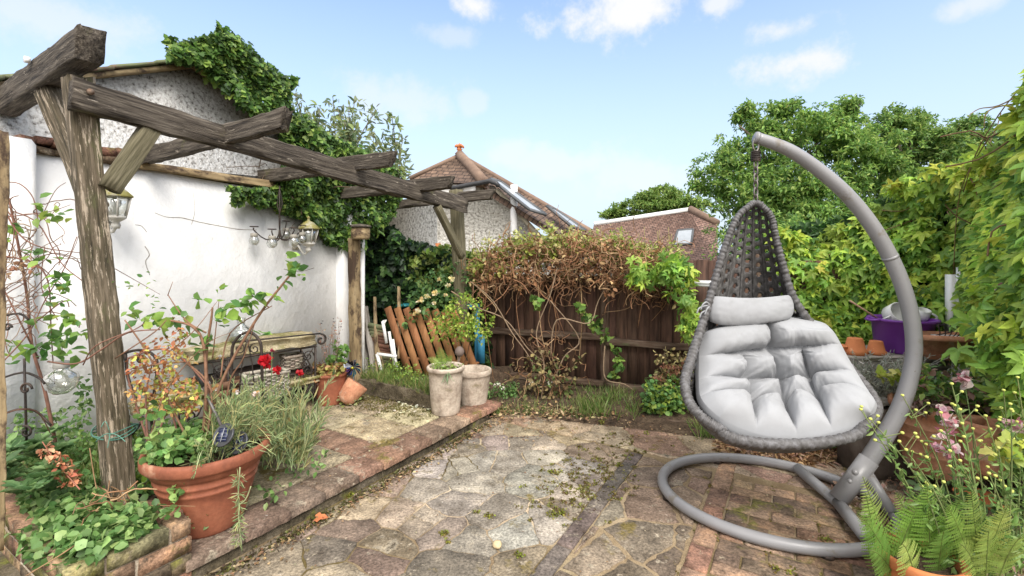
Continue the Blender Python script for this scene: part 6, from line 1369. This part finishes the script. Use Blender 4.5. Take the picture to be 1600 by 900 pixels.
# heuchera in the small terracotta pot
f = MB(); s_ = MB(); c = TP+UP*.25
for i in range(60): clump(f, c+Vector((rnd(-.13, .13), rnd(-.13, .10), rnd(0, .09))), .03, 5, T_RD, .045, [(.45,.24,.10), (.50,.36,.16), (.38,.40,.10), (.30,.16,.09), (.48,.46,.16)], up=.8)
for i in range(16): clump(f, c+Vector((rnd(-.02, .13), rnd(0, .1), rnd(.1, .24))), .03, 5, T_IVY, .04, [(.12,.24,.06), (.2,.33,.08)], up=.6)
for i in range(16):
    tip = c+Vector((rnd(-.14, .08), rnd(0, .1), rnd(.2, .48))); s_.tube([c+Vector((0, .04, 0)), c.lerp(tip, .5)+rv(.03), tip], [.002, .0018, .001], 4, (.25, .16, .12), 3); clump(f, tip, .03, 6, T_OV, .018, [(.5,.28,.2), (.12,.11,.12), (.55,.4,.3)], shell=1); clump(f, c.lerp(tip, .75), .02, 4, T_OV, .016, [(.5,.28,.2)], shell=1)
root = thing('coral_bells', 'bronze and lime leaved coral bells growing in the round terracotta pot', 'plant', c); f.build('foliage', m_leaf, root); s_.build('stems', m_stem, root)
f = MB()
for (x, y) in [(531,620),(540,628),(548,632),(536,634),(556,628)]: clump(f, P(x, y, 4.0), .035, 14, T_RD, .026, [(.4,.42,.2), (.25,.33,.1), (.5,.5,.3)], up=.7)
tag(f.build('trailing_weed', m_leaf), 'pale variegated weed at the foot of the round terracotta pot', 'plant')
# fern and leaves in weathered pot
def fern(f, base, tip, w, cols, n=18, sag=.06):
    base = Vector(base); tip = Vector(tip); mid = base.lerp(tip, .55)+UP*sag; ax = (tip-base).normalized(); side = ax.cross(Vector((0, -1, .3))).normalized(); out = []
    col = random.choice(cols); P2 = []; D = []; S = []; C_ = []
    pts = [(1-t)**2*base+2*t*(1-t)*mid+t*t*tip for t in [i/(n*1.) for i in range(n+1)]]
    f.tube(pts, [.0028]*(n//2)+[.0016]*(n+1-n//2), 4, vary((.20, .26, .08)), 1, caps=False)
    for i in range(2, n+1):
        t = i/n; L = w*math.sin(min(1, t*2.2+.15)*math.pi/2)*(1-t)**.75*1.25+.006
        for sg in (-1, 1):
            d = (side*sg+ax*.42+Vector((0, 0, -.15))+rv(.07)).normalized(); P2.append(pts[i]); D.append(d); S.append(L); C_.append(vary(col, .18))
    if P2:
        N = len(P2); nn = np.tile(np.array(ax.cross(side)), (N, 1))+rs(N)*.2
        if nn[0][1] > 0: nn = -nn
        leaves(f, T_FERN, np.array([tuple(p) for p in P2]), np.array([tuple(p) for p in D]), nn, np.array(S), np.array(C_))
f = MB(); c = B1+UP*.37; FN = [(.22,.36,.07), (.30,.44,.10), (.16,.28,.06)]
for tx, tz, k in [(-.05,.17,.05), (.06,.1,.04), (-.14,.08,.04)]: fern(f, c+Vector((-.02, 0, 0)), c+Vector((tx, -.03, tz)), k, FN, 14, .02)
for i in range(26): a = rnd(0, 6.28); clump(f, c+Vector((.11*math.cos(a), .11*math.sin(a), .01)), .03, 8, T_OV, .022, [(.3,.42,.08), (.2,.32,.07), (.4,.46,.2)], up=.8)
for i in range(3): leaves(f, T_BLADE, np.tile(np.array(c+Vector((.04, -.13, .02))), (6, 1)), rs(6)*.3+np.array([0, -.3, -.8]), rs(6), np.full(6, .13), pal(6, [(.25,.36,.2)]))
tag(f.build('pot_fern', m_leaf), 'small fern and trailing leaves in the tall weathered pot', 'fern')
# bushy light green shrub at the far post
f = MB(); s_ = MB(); LG = [(.26,.40,.06), (.38,.50,.09), (.48,.55,.12), (.18,.30,.05)]
for i in range(85):
    a = rnd(0, 6.28); r = math.sqrt(rnd(0, 1))*(1+.3*math.sin(a*3)); x = 722+44*r*math.cos(a); y = 502+38*r*math.sin(a)-max(0, (x-722))*.15; clump(f, P(x, y, 4.3+rnd(-.15, .15)), .05, 12, T_OV, .034, LG, up=.7)
stems(s_, [[(712,590,4.3,.006),(715,540,4.3),(700,490,4.3,.002)], [(714,590,4.3,.005),(725,530,4.3),(745,480,4.3,.002)], [(714,590,4.3,.005),(720,520,4.3),(722,470,4.3,.002)]], (.2, .14, .08))
root = thing('lime_shrub', 'bushy lime green shrub in front of the far pergola post', 'shrub', P(713, 592, 4.3)); f.build('foliage', m_leaf, root); s_.build('stems', m_stem, root)
# yellow rose above the gate
f = MB(); s_ = MB()
for i in range(95): x = random.gauss(690, 30); y = random.gauss(458, 17)-(x-690)*.25; clump(f, P(x, y, 4.75+rnd(-.15, .15)), .06, 10, T_OV, .05, [(.09,.19,.07), (.14,.26,.09), (.2,.33,.1)], up=.6)
stems(s_, [[(735,600,4.8,.008),(725,520,4.8),(700,460,4.75),(655,470,4.7,.003)]], (.15, .12, .07))
root = thing('yellow_rose', 'rose bush with pale yellow blooms hanging over the top of the orange gate panel', 'rose', P(735, 600, 4.8)); f.build('foliage', m_leaf, root); s_.build('stems', m_stem, root)
YR = [(.80,.66,.30), (.82,.74,.45), (.85,.8,.62)]
for (x, y, r, lb) in [(658,470,.036,'biggest yellow rose bloom above the left slats of the gate panel'), (667,463,.028,'yellow rose bloom tucked just above right of the biggest one'), (680,458,.03,'pale yellow rose bloom up among the leaves'), (678,474,.022,'small golden rose bud above the middle slats'), (652,488,.034,'creamy white rose bloom hanging in front of the gate top'), (700,446,.026,'rose bloom beside the far post, a little below the leaf tops'), (696,461,.02,'small yellow rose left of the far post'), (686,437,.024,'highest pale rose bloom above the gate'), (706,436,.03,'cream rose bloom touching the far post')]:
    flower('rose_bloom', lb, x, y, 4.55, r, YR, 'yellow roses over the gate')
# bed plants by the chair
f = MB()
for i in range(130): x = rnd(1010, 1092); y = 640-abs(random.gauss(0, 20)); clump(f, P(x, y, 4.0+rnd(-.1, .15)), .06, 11, T_RD, .045, [(.09,.19,.06), (.14,.28,.09), (.24,.40,.10), (.36,.46,.09)], up=.8)
for (x, y) in [(1042,572),(1060,576),(1075,565),(1048,582),(1085,580),(1030,590)]: clump(f, P(x, y, 4.05), (.06,.05,.02), 60, T_OV, .018, [(.26,.10,.07), (.34,.14,.09), (.2,.1,.06)], up=.8)
tag(f.build('stonecrop', m_leaf), 'fleshy green stonecrop with rusty flower heads left of the egg chair', 'plant')
f = MB()
for i in range(80): x = rnd(1025, 1095); y = 600-abs(random.gauss(0, 26)); clump(f, P(x, y, 4.15+rnd(-.05, .05)), .05, 8, T_OV, .04, [(.26,.2,.09), (.17,.16,.06), (.36,.3,.14), (.12,.09,.05)], up=.5)
tag(f.build('dried_stalks', m_dry), 'brown dried plant remains between the stonecrop and the brown fence', 'dried plants', kind='stuff')
f = MB()
for i in range(34): x = rnd(745, 810); y = rnd(600, 625); clump(f, P(x, y, 4.4), .05, 12, T_OV, .03, MINT, up=.7)
for (x, y) in [(780,602),(775,600),(785,606),(830,597),(858,598)]: clump(f, P(x, y, 4.3), .02, 10, T_RD, .018, [(.75,.75,.65)], up=.5)
tag(f.build('daisy_patch', m_leaf), 'low green plants with tiny white flowers at the fence foot near the weathered pots', 'plants', kind='stuff')
f = MB()
for i in range(26): x = rnd(1285, 1342); y = rnd(678, 712); clump(f, P(x, y, 3.3), .05, 9, T_OV, .05, [(.1,.22,.06), (.18,.33,.08)], up=.7)
tag(f.build('bergenia', m_leaf), 'low green leafy plant behind the stakes under the chair', 'plant')
f = MB()
for i in range(50): u = rnd(-3.7, -2.9); p = UV(u, 3.12+rnd(0, .2), .2+rnd(0, .14)); clump(f, p, .04, 9, T_OV, .028, [(.3,.4,.08), (.2,.32,.07)], up=.7)
tag(f.build('weeds', m_leaf), 'light green weeds at the foot of the leaning planks', 'weeds', kind='stuff')

# ---- right foreground
SIL = [(.36,.37,.32), (.46,.47,.41), (.28,.30,.24)]
f = MB(); s_ = MB()
for (cx, cy, cY, wd, ht, n0) in [(2.33, 3.02, .48, .26, .3, 130), (2.72, 2.9, .44, .2, .26, 110)]:
    for i in range(n0):
        b0 = Vector((cx+rnd(-.1, .1), cy+rnd(-.08, .08), cY)); tip = b0+Vector((rnd(-wd, wd), rnd(-.2, .12), rnd(.02, ht))); s_.tube([b0, b0.lerp(tip, .5)+UP*.03, tip], [.002, .0018, .0012], 4, (.38, .37, .32), 3, caps=False)
        n = 26; t = RNG.random((n, 1)); p = np.array(b0)*(1-t)+np.array(tip)*t+np.array([0, 0, .05])*t*(1-t)*2; leaves(f, T_LN, p, np.array((tip-b0).normalized())*.5+rs(n), rs(n), RNG.uniform(.018, .034, n), pal(n, SIL))
root = thing('silver_santolina', 'silvery grey fine leaved plant in front of the staging bench', 'plant', (2.4, 3.0, .46)); s_.build('stems', m_stem, root); f.build('foliage', m_leaf, root)
f = MB()
for i in range(120): x = rnd(1425, 1580); y = 635-abs(random.gauss(0, 22)); clump(f, P(x, y, 2.72+rnd(-.15, .1)), .05, 9, T_OV, .045, [(.09,.18,.05), (.16,.28,.08), (.3,.18,.14), (.3,.38,.1)], up=.6)
for i in range(70): clump(f, P(rnd(1428, 1500), rnd(622, 640), 2.62), .03, 7, T_LN, .05, [(.38,.26,.22), (.28,.18,.14), (.45,.36,.3)])
tag(f.build('pot_foliage', m_leaf), 'mixed low foliage filling the big ribbed clay pot', 'plant')
# ferns
FR = [(.24,.40,.08), (.32,.47,.11), (.40,.50,.14), (.18,.32,.07)]
f = MB()
for (bx, by, tx, ty, Y, w) in [(1395,905,1348,745,1.95,.075),(1400,905,1360,860,1.85,.07),(1400,905,1420,790,1.95,.06),(1405,905,1340,800,1.9,.07),(1390,905,1450,760,1.9,.085),(1455,905,1448,750,1.88,.08),(1460,905,1500,780,1.9,.08),(1455,905,1400,770,1.92,.08),(1465,905,1475,830,1.8,.07),(1375,905,1352,770,1.9,.06),(1430,905,1410,850,1.8,.07)]:
    fern(f, P(bx, by, Y+.05), P(tx, ty, Y-.05), w, FR, 30, .05)
tag(f.build('fern', m_leaf), 'lacy green fern at the foot of the swing arm, bottom right', 'fern', 'ferns at bottom right')
f = MB()
for (bx, by, tx, ty, Y, w) in [(1530,905,1517,765,1.85,.08),(1535,905,1575,790,1.82,.08),(1525,905,1480,790,1.85,.08),(1540,905,1545,830,1.75,.07),(1560,905,1595,840,1.75,.07),(1530,905,1500,850,1.75,.06)]:
    fern(f, P(bx, by, Y+.05), P(tx, ty, Y-.05), w, [(.22,.34,.07), (.34,.40,.10), (.28,.38,.09)], 30, .05)
tag(f.build('fern', m_leaf), 'yellower fern to the right of the first in the bottom right corner', 'fern', 'ferns at bottom right')
# feverfew: upright leafy stems with button buds
f = MB(); s_ = MB(); bt = MB()
FV = [(.14,.24,.07), (.20,.32,.09), (.26,.38,.12)]
heads = []
for (bx, tx, ty) in [(1500,1345,640),(1495,1360,655),(1510,1410,618),(1500,1440,690),(1520,1405,690),(1530,1470,645),(1540,1500,640),(1550,1520,670),(1560,1568,610),(1570,1580,640),(1545,1460,760),(1560,1545,740),(1580,1595,700),(1590,1590,590),(1530,1500,720),(1575,1560,700),(1585,1540,650),(1550,1487,600),(1600,1610,650),(1595,1570,760),(1520,1440,760)]:
    Y = rnd(1.85, 2.15); b0 = P(bx, 930, Y); tip = P(tx, ty, Y-.05); mid = b0.lerp(tip, .55)+Vector((rnd(.0, .06), 0, .04)); col = vary((.18, .22, .08))
    s_.tube([b0, mid, tip], [.0038, .003, .0016], 6, col, 6, caps=False)
    n = 50; t = RNG.random((n, 1))*.9; p = (1-t)**2*np.array(b0)+2*t*(1-t)*np.array(mid)+t*t*np.array(tip); leaves(f, T_NR2, p, np.array((tip-b0).normalized())*.8+rs(n)*.9, rs(n)+np.array([0, 0, .5]), RNG.uniform(.025, .05, n), pal(n, FV))
    for k in range(3):
        tt_ = rnd(.75, 1); q0 = (1-tt_)**2*b0+2*tt_*(1-tt_)*mid+tt_*tt_*tip; e = q0+Vector((rnd(-.07, .07), rnd(-.03, .03), rnd(.01, .07))); s_.tube([q0, e], [.0018, .0015], 4, col, 1, caps=False); heads.append(e)
    heads.append(tip)
bt.lathe(heads[0]-UP*.004, [(0, 0), (.0045, .001), (.007, .005), (.0055, .0095), (0, .011)], 10, (.52, .56, .14))
for x, y in [(1500,870),(1520,890),(1560,860),(1590,850),(1480,880),(1540,830)]: clump(f, P(x, y, 1.9), (.1,.08,.08), 60, T_MD, .045, FV)
root = thing('feverfew', 'upright feverfew stems with small yellow button buds crossing the right foreground', 'plant', P(1530, 930, 2.0)); s_.build('stems', m_stem, root); f.build('foliage', m_leaf, root); b_ = bt.build('bud', m_stem, root, smooth=True)
for e in heads[1:96]:
    c_ = b_.copy(); COL.objects.link(c_); c_.parent = root; c_.matrix_basis = Matrix.Translation(e-heads[0]) @ b_.matrix_basis
f = MB()
for (x, y, r) in [(1560,700,.06),(1575,712,.06),(1585,705,.05),(1345,635,.03),(1382,590,.03),(1362,625,.03),(1400,585,.02)]: clump(f, P(x, y, 2.0 if x > 1500 else 2.8), r, 12, T_IVY, .05, [(.45,.50,.09), (.36,.46,.08), (.5,.5,.15)], up=.7)
tag(f.build('yellow_leaves', m_leaf), 'yellow green leaves of a young self sown plant among the clay pots', 'plant')
# pink columbine flowers
PK = [(.72,.52,.54), (.65,.36,.42), (.76,.66,.64), (.45,.18,.22)]
for (x, y, Y, r, lb) in [(1506,595,2.3,.045,'pale pink bloom hanging in front of the creeper above the clay pots'), (1475,640,2.25,.03,'dark centred pink bloom at the rim of the ribbed pot'), (1488,660,2.2,.04,'pink columbine bloom in front of the ribbed pot, upper one'), (1478,682,2.2,.04,'pink columbine bloom in front of the ribbed pot, middle one'), (1490,705,2.15,.038,'pink columbine bloom in front of the ribbed pot, lowest one'), (1462,700,2.2,.03,'small pink bloom left of the column of columbines'), (1585,668,2.1,.045,'white pink bloom at the right edge beside the plain pot'), (1576,455,2.4,.04,'dusty pink bloom high in the creeper at the right edge'), (1598,595,2.2,.03,'little red pink bloom at the far right edge')]:
    flower('pink_bloom', lb, x, y, Y, r, PK, 'pink blooms among the pots', (x+18, min(860, y+150), Y+.05) if y > 560 else None, 22)
f = MB()
for i in range(50): x = rnd(1430, 1600); y = rnd(760, 900); clump(f, P(x, y, 2.25), .08, 14, T_OV, .045, [(.08,.15,.05), (.13,.22,.07)], up=.5)
tag(f.build('undergrowth', m_leaf), 'dark leafy undergrowth between the clay pots and the ferns', 'undergrowth', kind='stuff')
f = MB(); N = 900; p = np.array([(rnd(1.85, 2.9), rnd(2.0, 2.9), rnd(0, .03)) for _ in range(N)]); leaves(f, T_OV, p, rs(N), rs(N)*.5+np.array([0, 0, 1.]), RNG.uniform(.02, .05, N), pal(N, [(.4,.26,.2), (.3,.18,.12), (.5,.42,.36), (.2,.14,.1)]))
tag(f.build('leaf_litter', m_dry), 'pinkish dry leaves lying round the foot of the clay pots', 'leaf litter', kind='stuff')
